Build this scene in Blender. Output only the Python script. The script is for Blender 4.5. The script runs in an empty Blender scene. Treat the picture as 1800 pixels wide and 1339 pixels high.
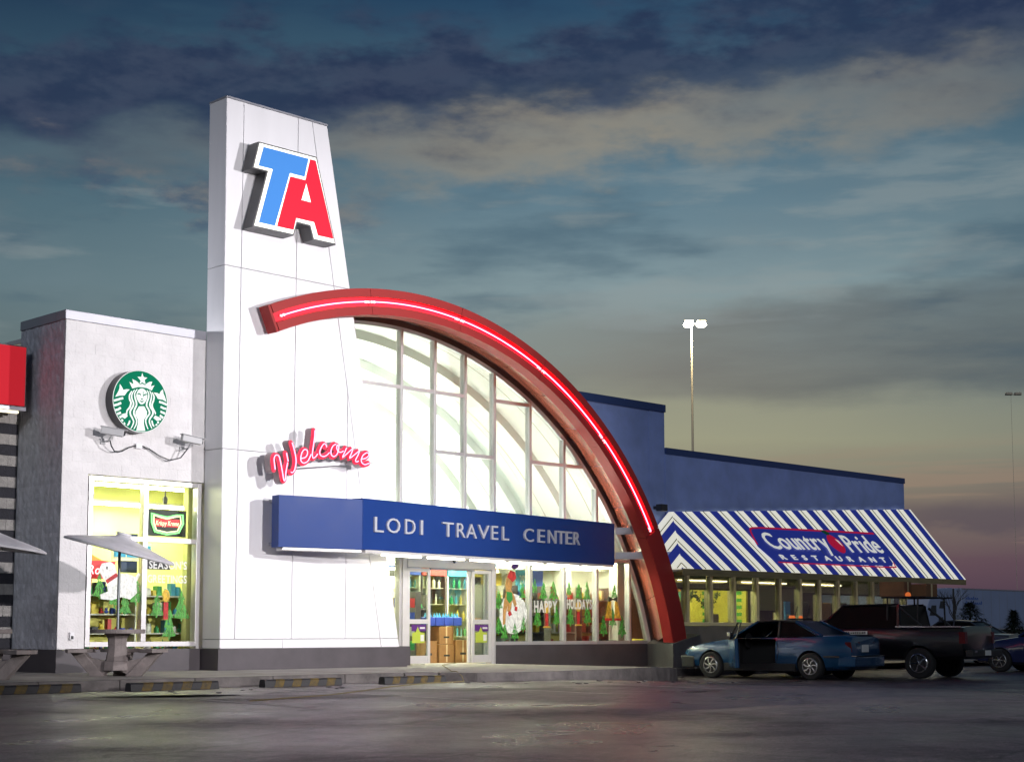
import bpy, bmesh, math, random
from math import sin, cos, pi, sqrt, radians, atan2
from mathutils import Vector, Matrix
from mathutils.geometry import tessellate_polygon
random.seed(7)
SC = bpy.context.scene
COL = SC.collection

# ------------------------------------------------------------------ camera
cam_d = bpy.data.cameras.new('camera'); cam = bpy.data.objects.new('camera', cam_d); COL.objects.link(cam)
cam.location = (-23.94, -25.93, 0.9)
cam.rotation_euler = (radians(90 + 5.773), 0, radians(-45))
cam_d.sensor_width = 36; cam_d.lens = 54.8; cam_d.shift_y = 0.0892
cam_d.clip_start = 0.1; cam_d.clip_end = 3000
SC.camera = cam

# ------------------------------------------------------------------ world: dusk sky with cloud banks
SUN_DIR = Vector((-0.74, -0.60, 0.30)).normalized()      # towards the light
wd = bpy.data.worlds.new('World'); SC.world = wd; wd.use_nodes = True
nt = wd.node_tree; nt.nodes.clear(); NL = nt.links
def nd(t, **k):
    n = nt.nodes.new(t)
    for a, b in k.items(): setattr(n, a, b)
    return n
def put(sock, v):
    if hasattr(v, 'is_output'): NL.new(v, sock)
    else: sock.default_value = v
def mth(op, a, b=0.0, c=0.0, clamp=False):
    n = nd('ShaderNodeMath', operation=op, use_clamp=clamp)
    put(n.inputs[0], a); put(n.inputs[1], b); put(n.inputs[2], c); return n.outputs[0]
def sstep(x, a, b):
    n = nd('ShaderNodeMapRange', interpolation_type='SMOOTHSTEP', clamp=True)
    put(n.inputs[0], x); n.inputs[1].default_value = a; n.inputs[2].default_value = b
    n.inputs[3].default_value = 0; n.inputs[4].default_value = 1; return n.outputs[0]
def mixc(f, a, b):
    n = nd('ShaderNodeMix', data_type='RGBA', clamp_factor=True)
    put(n.inputs[0], f); put(n.inputs[6], a); put(n.inputs[7], b); return n.outputs[2]
def srgb(r, g, b):
    l = lambda c: (c / 255 / 12.92) if c / 255 <= 0.04045 else ((c / 255 + 0.055) / 1.055) ** 2.4
    return (l(r), l(g), l(b), 1.0)
tc = nd('ShaderNodeTexCoord')
sep = nd('ShaderNodeSeparateXYZ'); NL.new(tc.outputs['Generated'], sep.inputs[0])
dx, dy, dz = sep.outputs
# heading measured from north-east (the street behind the building), elevation in radians
S2 = sqrt(0.5)
fwd = mth('MULTIPLY', mth('ADD', dx, dy), S2); rgt = mth('MULTIPLY', mth('SUBTRACT', dx, dy), S2)
AZ = mth('ARCTAN2', rgt, fwd); EL = mth('ARCSINE', dz)
def noise(fx, fy, off, detail=6, rough=0.55):
    c = nd('ShaderNodeCombineXYZ'); put(c.inputs[0], mth('MULTIPLY_ADD', AZ, fx, off)); put(c.inputs[1], mth('MULTIPLY', EL, fy)); c.inputs[2].default_value = off * 1.7
    n = nd('ShaderNodeTexNoise'); n.inputs['Scale'].default_value = 1; n.inputs['Detail'].default_value = detail; n.inputs['Roughness'].default_value = rough
    NL.new(c.outputs[0], n.inputs['Vector']); return mth('SUBTRACT', n.outputs[0], 0.5)
n1 = noise(7, 16, 3.1); n2 = noise(16, 42, 9.4); n3 = noise(4, 26, 5.5); n4 = noise(5, 90, 1.3, 5); n5 = noise(30, 70, 14.0, 6, .6); n6 = noise(6, 20, 22.0, 5, .5); n7 = noise(9, 50, 31.0, 6, .55)
def ramp(x, stops, interp='EASE'):
    r = nd('ShaderNodeValToRGB'); cr = r.color_ramp; cr.interpolation = interp
    while len(cr.elements) < len(stops): cr.elements.new(0.5)
    for e, (p, c) in zip(cr.elements, stops): e.position = p; e.color = c
    put(r.inputs[0], x); return r.outputs[0]
elw = mth('ADD', EL, mth('MULTIPLY', n3, 0.035))
base = ramp(mth('MULTIPLY', elw, 1.0), [(0.0, srgb(74, 54, 76)), (0.045, srgb(108, 80, 92)), (0.085, srgb(140, 128, 112)), (0.12, srgb(166, 164, 136)),
    (0.165, srgb(146, 148, 138)), (0.215, srgb(142, 162, 166)), (0.27, srgb(106, 134, 148)), (0.33, srgb(74, 106, 126)), (0.41, srgb(32, 66, 98)), (0.7, srgb(14, 34, 70))], 'LINEAR')
# glow is strongest over the place where the sun went down, a little right of the middle, and dies to both sides
azg = mth('SUBTRACT', AZ, 0.09)
glow = mth('POWER', 2.718, mth('MULTIPLY', mth('MULTIPLY', azg, azg), -11.0))
dimc = ramp(EL, [(0.0, srgb(66, 52, 72)), (0.08, srgb(92, 78, 88)), (0.14, srgb(88, 108, 112)), (0.22, srgb(82, 108, 118)), (0.30, srgb(62, 92, 108)), (0.40, srgb(13, 34, 66)), (0.8, srgb(10, 22, 50))], 'LINEAR')
sky = mixc(mth('MULTIPLY_ADD', glow, 0.85, 0.12), dimc, base)
# long grey bank over the setting-sun side
bank = mth('MULTIPLY', sstep(mth('ADD', elw, mth('MULTIPLY', n1, 0.05)), 0.135, 0.160), mth('SUBTRACT', 1.0, sstep(mth('SUBTRACT', mth('ADD', elw, mth('MULTIPLY', n2, 0.02)), mth('MULTIPLY', AZ, 0.055)), 0.185, 0.203)))
bank = mth('MULTIPLY', bank, sstep(AZ, -0.02, 0.13))
sky = mixc(mth('MULTIPLY', bank, mth('MULTIPLY_ADD', n7, 0.9, 0.62, clamp=True)), sky, mixc(sstep(AZ, 0.05, 0.3), srgb(124, 120, 114), srgb(84, 92, 98)))
# thin streaks near the horizon
stk = mth('MULTIPLY', sstep(n4, 0.02, 0.16), mth('MULTIPLY', sstep(EL, 0.02, 0.05), mth('SUBTRACT', 1.0, sstep(EL, 0.085, 0.13))))
sky = mixc(mth('MULTIPLY', stk, 0.45), sky, srgb(166, 138, 118))
lowbank = mth('MULTIPLY', mth('MULTIPLY', sstep(mth('ADD', EL, mth('MULTIPLY', n2, 0.03)), 0.058, 0.066), mth('SUBTRACT', 1.0, sstep(mth('ADD', EL, mth('MULTIPLY', n1, 0.03)), 0.074, 0.084))), sstep(AZ, 0.2, 0.28))
sky = mixc(mth('MULTIPLY', lowbank, 0.6), sky, srgb(84, 74, 88))
# soft broken cloud in the middle heights
mid = mth('MULTIPLY', sstep(n1, 0.0, 0.22), mth('MULTIPLY', sstep(EL, 0.16, 0.22), mth('SUBTRACT', 1.0, sstep(EL, 0.33, 0.40))))
sky = mixc(mth('MULTIPLY', mid, 0.35), sky, srgb(118, 136, 144))
mid2 = mth('MULTIPLY', sstep(mth('ADD', n6, mth('MULTIPLY', n7, .6)), -0.02, 0.20), mth('MULTIPLY', sstep(EL, 0.13, 0.20), mth('SUBTRACT', 1.0, sstep(EL, 0.36, 0.42))))
sky = mixc(mth('MULTIPLY', mid2, 0.50), sky, srgb(58, 88, 108))
mid3 = mth('MULTIPLY', sstep(mth('SUBTRACT', n7, mth('MULTIPLY', n6, .5)), 0.02, 0.20), mth('MULTIPLY', sstep(EL, 0.16, 0.20), mth('SUBTRACT', 1.0, sstep(EL, 0.27, 0.34))))
sky = mixc(mth('MULTIPLY', mid3, 0.42), sky, srgb(150, 160, 160))
# main bank: navy body with a sunset-lit belly that climbs towards the right
line = mth('ADD', 0.308, mth('MULTIPLY', AZ, 0.075))
tt = mth('ADD', mth('SUBTRACT', EL, line), mth('ADD', mth('MULTIPLY', n1, 0.085), mth('MULTIPLY', n2, 0.050)))
tt = mth('ADD', tt, mth('MULTIPLY', n5, 0.026))
belly = mth('MULTIPLY', mth('MULTIPLY', sstep(tt, -0.030, -0.002), mth('SUBTRACT', 1.0, sstep(tt, 0.008, 0.036))), mth('MULTIPLY_ADD', n6, 1.5, 0.80, clamp=True))
body = mth('MULTIPLY', sstep(tt, -0.004, 0.034), mth('SUBTRACT', 1.0, sstep(mth('ADD', tt, mth('MULTIPLY', n2, 0.06)), 0.050, 0.085)))
sky = mixc(mth('MULTIPLY', belly, mth('MULTIPLY_ADD', glow, 0.62, 0.12)), sky, mixc(glow, srgb(90, 92, 102), srgb(168, 155, 132)))
sky = mixc(mth('MULTIPLY', body, mth('MULTIPLY_ADD', n6, 0.7, 0.82, clamp=True)), sky, mixc(sstep(n5, -.15, .15), srgb(38, 48, 78), srgb(60, 68, 92)))
up2 = mth('MULTIPLY', sstep(mth('ADD', n1, mth('MULTIPLY', n2, .5)), 0.02, 0.20), sstep(EL, 0.36, 0.42))
sky = mixc(mth('MULTIPLY', up2, 0.75), sky, srgb(32, 44, 78))
# small low cumulus to the left of the tower
lc = mth('MULTIPLY', sstep(mth('SUBTRACT', mth('MULTIPLY', n2, 1.2), mth('ABSOLUTE', mth('MULTIPLY', mth('SUBTRACT', EL, mth('MULTIPLY_ADD', AZ, -0.12, 0.245)), 9.0))), -0.16, 0.10), mth('SUBTRACT', 1.0, sstep(AZ, -0.14, -0.05)))
sky = mixc(mth('MULTIPLY', lc, 0.55), sky, mixc(sstep(n5, -.1, .15), srgb(62, 76, 104), srgb(128, 122, 120)))
# below the horizon: dark ground tone
sky = mixc(sstep(EL, -0.03, 0.0), srgb(30, 28, 40), sky)
nish = nd('ShaderNodeTexSky', sky_type='NISHITA'); nish.sun_disc = False
nish.sun_elevation = radians(17); nish.sun_rotation = atan2(SUN_DIR.x, SUN_DIR.y); nish.altitude = 0; nish.air_density = 1.4; nish.ozone_density = 4
bg1 = nd('ShaderNodeBackground'); put(bg1.inputs[0], sky); bg1.inputs[1].default_value = 0.92
bg2 = nd('ShaderNodeBackground'); NL.new(nish.outputs[0], bg2.inputs[0]); bg2.inputs[1].default_value = 0.05
mx = nd('ShaderNodeMixShader'); mx.inputs[0].default_value = 0.04; NL.new(bg1.outputs[0], mx.inputs[1]); NL.new(bg2.outputs[0], mx.inputs[2])
wo = nd('ShaderNodeOutputWorld'); NL.new(mx.outputs[0], wo.inputs[0])

# ------------------------------------------------------------------ last daylight (one sun lamp), added floodlights come with their fixtures
sl = bpy.data.lights.new('sun', 'SUN'); sl.energy = 0.42; sl.angle = radians(12); sl.color = (0.86, 0.92, 1.0)
so = bpy.data.objects.new('sun', sl); COL.objects.link(so); so.rotation_euler = SUN_DIR.to_track_quat('Z', 'Y').to_euler()

SC.view_settings.view_transform = 'Standard'; SC.view_settings.look = 'None'
SC.view_settings.exposure = 0.0; SC.view_settings.gamma = 1.0; SC.view_settings.use_curve_mapping = False
SC.render.engine = 'CYCLES'
SC.cycles.use_denoising = True
try: SC.cycles.denoiser = 'OPENIMAGEDENOISE'
except Exception: pass
SC.cycles.max_bounces = 7; SC.cycles.transparent_max_bounces = 12; SC.cycles.diffuse_bounces = 3; SC.cycles.glossy_bounces = 3
SC.cycles.caustics_reflective = False; SC.cycles.caustics_refractive = False; SC.cycles.sample_clamp_indirect = 6

# ------------------------------------------------------------------ materials
MATS = {}
def mat(name, col, rough=0.6, metal=0.0, emit=None, es=0.0, var=0.0, vs=4.0, bump=0.0, bs=40.0, spec=0.5, coat=0.0, stretch=(1, 1, 1), col2=None):
    if name in MATS: return MATS[name]
    m = bpy.data.materials.new(name); m.use_nodes = True; t = m.node_tree; b = t.nodes['Principled BSDF']
    b.inputs['Base Color'].default_value = (*col[:3], 1); b.inputs['Roughness'].default_value = rough; b.inputs['Metallic'].default_value = metal
    b.inputs['Specular IOR Level'].default_value = spec; b.inputs['Coat Weight'].default_value = coat
    if emit: b.inputs['Emission Color'].default_value = (*emit[:3], 1); b.inputs['Emission Strength'].default_value = es
    if var or bump or col2:
        c = t.nodes.new('ShaderNodeTexCoord'); mp = t.nodes.new('ShaderNodeMapping'); mp.inputs['Scale'].default_value = stretch
        g = t.nodes.new('ShaderNodeNewGeometry'); t.links.new(g.outputs['Position'], mp.inputs[0])
    if var or col2:
        n = t.nodes.new('ShaderNodeTexNoise'); n.inputs['Scale'].default_value = vs; n.inputs['Detail'].default_value = 6; n.inputs['Roughness'].default_value = 0.6
        t.links.new(mp.outputs[0], n.inputs[0])
        r = t.nodes.new('ShaderNodeValToRGB'); r.color_ramp.elements[0].position = 0.3; r.color_ramp.elements[1].position = 0.7
        lo = col2 if col2 else tuple(x * (1 - var) for x in col[:3]); hi = col if col2 else tuple(min(1, x * (1 + var * .6)) for x in col[:3])
        r.color_ramp.elements[0].color = (*lo[:3], 1); r.color_ramp.elements[1].color = (*hi[:3], 1)
        t.links.new(n.outputs[0], r.inputs[0]); t.links.new(r.outputs[0], b.inputs['Base Color'])
        rr = t.nodes.new('ShaderNodeMapRange'); rr.inputs[3].default_value = max(0.03, rough - .1); rr.inputs[4].default_value = min(1, rough + .1)
        t.links.new(n.outputs[0], rr.inputs[0]); t.links.new(rr.outputs[0], b.inputs['Roughness'])
    if bump:
        n = t.nodes.new('ShaderNodeTexNoise'); n.inputs['Scale'].default_value = bs; n.inputs['Detail'].default_value = 4
        t.links.new(mp.outputs[0], n.inputs[0])
        bu = t.nodes.new('ShaderNodeBump'); bu.inputs['Strength'].default_value = bump; bu.inputs['Distance'].default_value = 0.02
        t.links.new(n.outputs[0], bu.inputs['Height']); t.links.new(bu.outputs[0], b.inputs['Normal'])
    MATS[name] = m; return m
def emat(name, col, s, base=None):
    return mat(name, base or (0.02, 0.02, 0.02), 0.5, emit=col, es=s)
def glass(name, tint=(1, 1, 1), refl=0.9, dark=1.0):
    if name in MATS: return MATS[name]
    m = bpy.data.materials.new(name); m.use_nodes = True; t = m.node_tree; t.nodes.clear()
    o = t.nodes.new('ShaderNodeOutputMaterial'); tr = t.nodes.new('ShaderNodeBsdfTransparent'); tr.inputs[0].default_value = (*[c * dark for c in tint], 1)
    gl = t.nodes.new('ShaderNodeBsdfGlossy'); gl.inputs['Roughness'].default_value = 0.02
    fr = t.nodes.new('ShaderNodeFresnel'); fr.inputs[0].default_value = 1.45
    mu = t.nodes.new('ShaderNodeMath'); mu.operation = 'MULTIPLY'; mu.inputs[1].default_value = refl; t.links.new(fr.outputs[0], mu.inputs[0])
    mi = t.nodes.new('ShaderNodeMixShader'); t.links.new(mu.outputs[0], mi.inputs[0]); t.links.new(tr.outputs[0], mi.inputs[1]); t.links.new(gl.outputs[0], mi.inputs[2])
    t.links.new(mi.outputs[0], o.inputs[0]); MATS[name] = m; return m
def brushed(name, col, glow=.12, lo=.35):
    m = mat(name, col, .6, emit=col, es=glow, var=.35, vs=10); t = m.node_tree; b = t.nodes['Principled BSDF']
    g = t.nodes.new('ShaderNodeNewGeometry'); mp = t.nodes.new('ShaderNodeMapping'); mp.inputs['Scale'].default_value = (16, 16, 6); t.links.new(g.outputs['Position'], mp.inputs[0])
    n = t.nodes.new('ShaderNodeTexNoise'); n.inputs['Scale'].default_value = 1.6; n.inputs['Detail'].default_value = 5; n.inputs['Roughness'].default_value = .7; t.links.new(mp.outputs[0], n.inputs[0])
    r = t.nodes.new('ShaderNodeMapRange'); r.inputs[1].default_value = .38; r.inputs[2].default_value = .56; r.inputs[3].default_value = lo; r.inputs[4].default_value = 1.0; t.links.new(n.outputs[0], r.inputs[0]); t.links.new(r.outputs[0], b.inputs['Alpha']); return m
def asphalt():
    m = bpy.data.materials.new('asphalt'); m.use_nodes = True; t = m.node_tree; b = t.nodes['Principled BSDF']; L = t.links
    g = t.nodes.new('ShaderNodeNewGeometry')
    def nz(scale, detail, stretch=(1, 1, 1), rough=.6, dist=0.0):
        mp = t.nodes.new('ShaderNodeMapping'); mp.inputs['Scale'].default_value = stretch; mp.inputs['Rotation'].default_value = (0, 0, radians(-25)); L.new(g.outputs['Position'], mp.inputs[0])
        n = t.nodes.new('ShaderNodeTexNoise'); n.inputs['Scale'].default_value = scale; n.inputs['Detail'].default_value = detail; n.inputs['Roughness'].default_value = rough; L.new(mp.outputs[0], n.inputs[0]); return n.outputs[0]
    def rmp(x, st):
        r = t.nodes.new('ShaderNodeValToRGB')
        while len(r.color_ramp.elements) < len(st): r.color_ramp.elements.new(.5)
        for e, (p, c) in zip(r.color_ramp.elements, st): e.position = p; e.color = c
        L.new(x, r.inputs[0]); return r.outputs[0]
    big = nz(0.30, 6, (1, 1.2, 1)); mid = nz(1.5, 10, (1, 1, 1), .72); fine = nz(48, 4, rough=.75); grit = nz(9, 8, rough=.85); blot = nz(.7, 7, (1, 1, 1), .65)
    c1 = rmp(mid, [(0.33, (.060, .050, .064, 1)), (.5, (.122, .102, .120, 1)), (.68, (.20, .168, .185, 1))])
    c2 = rmp(fine, [(.36, (.25, .25, .26, 1)), (.64, (1.7, 1.66, 1.6, 1))])
    mu = t.nodes.new('ShaderNodeMix'); mu.data_type = 'RGBA'; mu.blend_type = 'MULTIPLY'; mu.inputs[0].default_value = 1
    L.new(c1, mu.inputs[6]); L.new(c2, mu.inputs[7])
    c3 = rmp(grit, [(.40, (.45, .45, .46, 1)), (.5, (1, 1, 1, 1)), (.62, (1.6, 1.55, 1.5, 1))])
    mg = t.nodes.new('ShaderNodeMix'); mg.data_type = 'RGBA'; mg.blend_type = 'MULTIPLY'; mg.inputs[0].default_value = .85
    L.new(mu.outputs[2], mg.inputs[6]); L.new(c3, mg.inputs[7]); mu = mg
    vo = t.nodes.new('ShaderNodeTexVoronoi'); vo.feature = 'DISTANCE_TO_EDGE'; vo.inputs['Scale'].default_value = .42
    wv = t.nodes.new('ShaderNodeVectorMath'); wv.operation = 'MULTIPLY_ADD'; nzv = t.nodes.new('ShaderNodeTexNoise'); nzv.inputs['Scale'].default_value = 1.7; nzv.inputs['Detail'].default_value = 5; L.new(g.outputs['Position'], nzv.inputs[0])
    L.new(nzv.outputs['Color'], wv.inputs[0]); wv.inputs[1].default_value = (.9, .9, 0); L.new(g.outputs['Position'], wv.inputs[2]); L.new(wv.outputs[0], vo.inputs['Vector'])
    ck = rmp(vo.outputs['Distance'], [(.0, (.18, .18, .19, 1)), (.009, (.35, .35, .36, 1)), (.016, (1, 1, 1, 1))])
    bl = rmp(blot, [(.42, (.42, .42, .46, 1)), (.47, (1, 1, 1, 1))])
    for cc, fac in ((ck, .75), (bl, .6)):
        mg = t.nodes.new('ShaderNodeMix'); mg.data_type = 'RGBA'; mg.blend_type = 'MULTIPLY'; mg.inputs[0].default_value = fac; L.new(mu.outputs[2], mg.inputs[6]); L.new(cc, mg.inputs[7]); mu = mg
    st = rmp(big, [(.38, (.42, .42, .45, 1)), (.52, (1, 1, 1, 1))])
    mu2 = t.nodes.new('ShaderNodeMix'); mu2.data_type = 'RGBA'; mu2.blend_type = 'MULTIPLY'; mu2.inputs[0].default_value = .8
    L.new(mu.outputs[2], mu2.inputs[6]); L.new(st, mu2.inputs[7]); L.new(mu2.outputs[2], b.inputs['Base Color'])
    ro = rmp(big, [(.35, (.24, .24, .24, 1)), (.52, (.40, .40, .40, 1)), (.68, (.58, .58, .58, 1))]); L.new(ro, b.inputs['Roughness'])
    ad = t.nodes.new('ShaderNodeMath'); ad.operation = 'MULTIPLY_ADD'; L.new(mid, ad.inputs[0]); ad.inputs[1].default_value = 1.2; L.new(fine, ad.inputs[2])
    bu = t.nodes.new('ShaderNodeBump'); bu.inputs['Strength'].default_value = .75; bu.inputs['Distance'].default_value = .014; L.new(ad.outputs[0], bu.inputs['Height']); L.new(bu.outputs[0], b.inputs['Normal'])
    return m
# ------------------------------------------------------------------ mesh helpers
ORIG = {}
class MB:
    def __init__(s): s.v = []; s.f = []
    def add(s, vs, fs):
        o = len(s.v); s.v += [tuple(p) for p in vs]; s.f += [tuple(i + o for i in f) for f in fs]; return s
    def box(s, x0, y0, z0, x1, y1, z1):
        v = [(x, y, z) for z in (z0, z1) for y in (y0, y1) for x in (x0, x1)]
        return s.add(v, [(0, 2, 3, 1), (4, 5, 7, 6), (0, 1, 5, 4), (2, 6, 7, 3), (0, 4, 6, 2), (1, 3, 7, 5)])
    def hexa(s, p):      # 8 points: bottom 4 ccw, top 4 ccw
        return s.add(p, [(3, 2, 1, 0), (4, 5, 6, 7), (0, 1, 5, 4), (1, 2, 6, 5), (2, 3, 7, 6), (3, 0, 4, 7)])
    def prism(s, pts, mp, w0, w1, hole=None):
        loops = [[Vector((a, b, 0)) for a, b in pts]]
        if hole: loops.append([Vector((a, b, 0)) for a, b in hole])
        tri = tessellate_polygon(loops); allp = list(pts) + (list(hole) if hole else []); n = len(allp)
        o = len(s.v); s.v += [tuple(mp(a, b, w0)) for a, b in allp] + [tuple(mp(a, b, w1)) for a, b in allp]
        for t in tri: s.f.append(tuple(o + i for i in t)); s.f.append(tuple(o + n + i for i in reversed(t)))
        def side(i0, k):
            for i in range(k):
                a, b = i0 + i, i0 + (i + 1) % k; s.f.append((o + a, o + b, o + n + b, o + n + a))
        side(0, len(pts))
        if hole: side(len(pts), len(hole))
        return s
    def stroke(s, pl, wd_, mp, w0, w1, rnd=4, eps=.0002):
        pl = [Vector(p) for p in pl]; n = len(pl); L = []; Rr = []
        for i, p in enumerate(pl):
            d = (pl[min(i + 1, n - 1)] - pl[max(i - 1, 0)]); d = d.normalized() if d.length > 1e-9 else Vector((1, 0)); q = Vector((-d.y, d.x))
            w = wd_[i] if isinstance(wd_, (list, tuple)) else wd_
            L.append(p + q * w / 2); Rr.append(p - q * w / 2)
        for i in range(n - 1):
            a = [L[i], Rr[i], Rr[i + 1], L[i + 1]]
            s.hexa([mp(p.x, p.y, w1 + i * eps) for p in a] + [mp(p.x, p.y, w0 + i * eps) for p in a])
        if rnd:
            for i in (0, n - 1):
                w = (wd_[i] if isinstance(wd_, (list, tuple)) else wd_) / 2; k = rnd * 2
                s.prism([(pl[i].x + w * cos(2 * pi * j / k), pl[i].y + w * sin(2 * pi * j / k)) for j in range(k)], mp, w0 + (-eps if i == 0 else n * eps), w1 + (-eps if i == 0 else n * eps))
        return s
    def tube(s, pts, r, n=8, closed=False):
        pts = [Vector(p) for p in pts]; m = len(pts); rings = []; prev = None
        for i, p in enumerate(pts):
            d = (pts[(i + 1) % m] - pts[i - 1]) if closed else (pts[min(i + 1, m - 1)] - pts[max(i - 1, 0)])
            d.normalize()
            a = prev - d * prev.dot(d) if prev else d.cross(Vector((0, 0, 1)) if abs(d.z) < .9 else Vector((1, 0, 0)))
            a.normalize(); prev = a; b = d.cross(a); rr = r[i] if isinstance(r, (list, tuple)) else r
            rings.append([p + (a * cos(2 * pi * j / n) + b * sin(2 * pi * j / n)) * rr for j in range(n)])
        o = len(s.v)
        for R_ in rings: s.v += [tuple(q) for q in R_]
        for i in range(m if closed else m - 1):
            for j in range(n):
                s.f.append((o + i * n + j, o + i * n + (j + 1) % n, o + ((i + 1) % m) * n + (j + 1) % n, o + ((i + 1) % m) * n + j))
        if not closed:
            s.f.append(tuple(o + j for j in reversed(range(n)))); s.f.append(tuple(o + (m - 1) * n + j for j in range(n)))
        return s
    def lathe(s, prof, c=(0, 0, 0), n=24, axis='z', caps=True):
        o = len(s.v); m = len(prof)
        for r, h in prof:
            for j in range(n):
                a = 2 * pi * j / n
                q = {'z': (r * cos(a), r * sin(a), h), 'x': (h, r * cos(a), r * sin(a)), 'y': (r * sin(a), h, r * cos(a))}[axis]
                s.v.append((q[0] + c[0], q[1] + c[1], q[2] + c[2]))
        for i in range(m - 1):
            for j in range(n): s.f.append((o + i * n + j, o + i * n + (j + 1) % n, o + (i + 1) * n + (j + 1) % n, o + (i + 1) * n + j))
        if caps and prof[0][0] > 1e-6: s.f.append(tuple(o + j for j in reversed(range(n))))
        if caps and prof[-1][0] > 1e-6: s.f.append(tuple(o + (m - 1) * n + j for j in range(n)))
        return s
    def grid(s, rows):
        o = len(s.v); m = len(rows); n = len(rows[0])
        for r in rows: s.v += [tuple(p) for p in r]
        for i in range(m - 1):
            for j in range(n - 1): s.f.append((o + i * n + j, o + i * n + j + 1, o + (i + 1) * n + j + 1, o + (i + 1) * n + j))
        return s
    def build(s, name, m, parent=None, smooth=False, loc=None, bevel=0, fixn=True, seg=2):
        og = Vector(loc) if loc is not None else (ORIG.get(parent.name, Vector((0, 0, 0))) if parent else Vector((0, 0, 0)))
        me = bpy.data.meshes.new(name); me.from_pydata([tuple(Vector(p) - og) for p in s.v], [], s.f)
        bm = bmesh.new(); bm.from_mesh(me)
        bmesh.ops.remove_doubles(bm, verts=bm.verts, dist=1e-5)
        if fixn: bmesh.ops.recalc_face_normals(bm, faces=bm.faces)
        if bevel:
            ed = [e for e in bm.edges if len(e.link_faces) == 2 and e.calc_face_angle(0) > .5]
            bmesh.ops.bevel(bm, geom=ed, offset=bevel, segments=seg, affect='EDGES', profile=.6)
        if smooth:
            for f in bm.faces: f.smooth = True
            for e in bm.edges:
                if len(e.link_faces) == 2 and e.calc_face_angle(0) > radians(38): e.smooth = False
        bm.to_mesh(me); bm.free()
        o = bpy.data.objects.new(name, me); COL.objects.link(o)
        if m: me.materials.append(m)
        if loc is not None: o.location = loc
        if parent: o.parent = parent
        ORIG[o.name] = og; return o
def tag(o, label=None, cat=None, group=None, kind=None):
    if label: o['label'] = label
    if cat: o['category'] = cat
    if group: o['group'] = group
    if kind: o['kind'] = kind
    return o
def thing(name, loc, label, cat, group=None, local=False):
    o = bpy.data.objects.new(name, None); COL.objects.link(o); o.location = loc; o.empty_display_size = .2
    ORIG[o.name] = Vector((0, 0, 0)) if local else Vector(loc)
    return tag(o, label, cat, group)
def B(x0, y0, z0, x1, y1, z1): return MB().box(min(x0, x1), min(y0, y1), min(z0, z1), max(x0, x1), max(y0, y1), max(z0, z1))
def copy_tree(o, parent=None):
    c = o.copy(); COL.objects.link(c); ORIG[c.name] = ORIG.get(o.name, Vector()).copy()
    if parent: c.parent = parent
    for ch in list(o.children): copy_tree(ch, c)
    return c
def front(Y):                      # (u, v, w) -> facade-parallel plane at Y, w metres towards the lot
    return lambda u, v, w: (u, Y - w, v)
_tc = {}
def glyph(body, off=0.0):
    k = (body, off)
    if k not in _tc:
        c = bpy.data.curves.new('t', 'FONT'); c.body = body; c.size = 1; c.extrude = 0.5; c.offset = off; c.resolution_u = 3
        o = bpy.data.objects.new('t', c); COL.objects.link(o); dg = bpy.context.evaluated_depsgraph_get(); dg.update()
        me = o.evaluated_get(dg).to_mesh(); _tc[k] = ([tuple(v.co) for v in me.vertices], [tuple(p.vertices) for p in me.polygons])
        o.evaluated_get(dg).to_mesh_clear(); bpy.data.objects.remove(o); bpy.data.curves.remove(c)
    return _tc[k]
def bbox(vs): return min(v[0] for v in vs), max(v[0] for v in vs), min(v[1] for v in vs), max(v[1] for v in vs)
def glyph_fit(ch, u0, u1, v0, v1, mp, w0, w1, off=0.0, shear=0.0):
    vs, fs = glyph(ch, off); a, b, c, d = bbox(vs); mb = MB()
    out = []
    for x, y, z in vs:
        U = u0 + (x - a) / (b - a) * (u1 - u0); V = v0 + (y - c) / (d - c) * (v1 - v0)
        out.append(mp(U + shear * (V - v0), V, w0 if z > 0 else w1))
    return mb.add(out, fs)
def text_parts(s, u0, u1, v0, h, mp, w0, w1, m, parent, name='letter', off=0.0, shear=0.0, track=0.0, smooth=False):
    """each character its own mesh; cap height h, whole string spans u0..u1"""
    bar = bbox(glyph('|')[0]); adv = []
    cap = bbox(glyph('E')[0])[3]; x = 0
    for i, ch in enumerate(s):
        if ch == ' ': x += .32 + track; continue
        vs = glyph(ch, off)[0]; a, b, c, d = bbox(vs); adv.append((ch, x, b - a, c, d)); x += (b - a) + .09 + track
    tot = x - .09 - track; k = (u1 - u0) / tot; kv = h / cap
    for ch, x0, w, c, d in adv:
        glyph_fit(ch, u0 + x0 * k, u0 + (x0 + w) * k, v0 + c * kv, v0 + d * kv, mp, w0, w1, off, shear).build(name, m, parent)
def smst(x): x = max(0, min(1, x)); return x * x * (3 - 2 * x)
def lot_z(x): return -0.2 * smst((x + 4) / 8)
def walk_z(x): return 0.15 - 0.17 * smst((x - 0.5) / 5)
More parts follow.
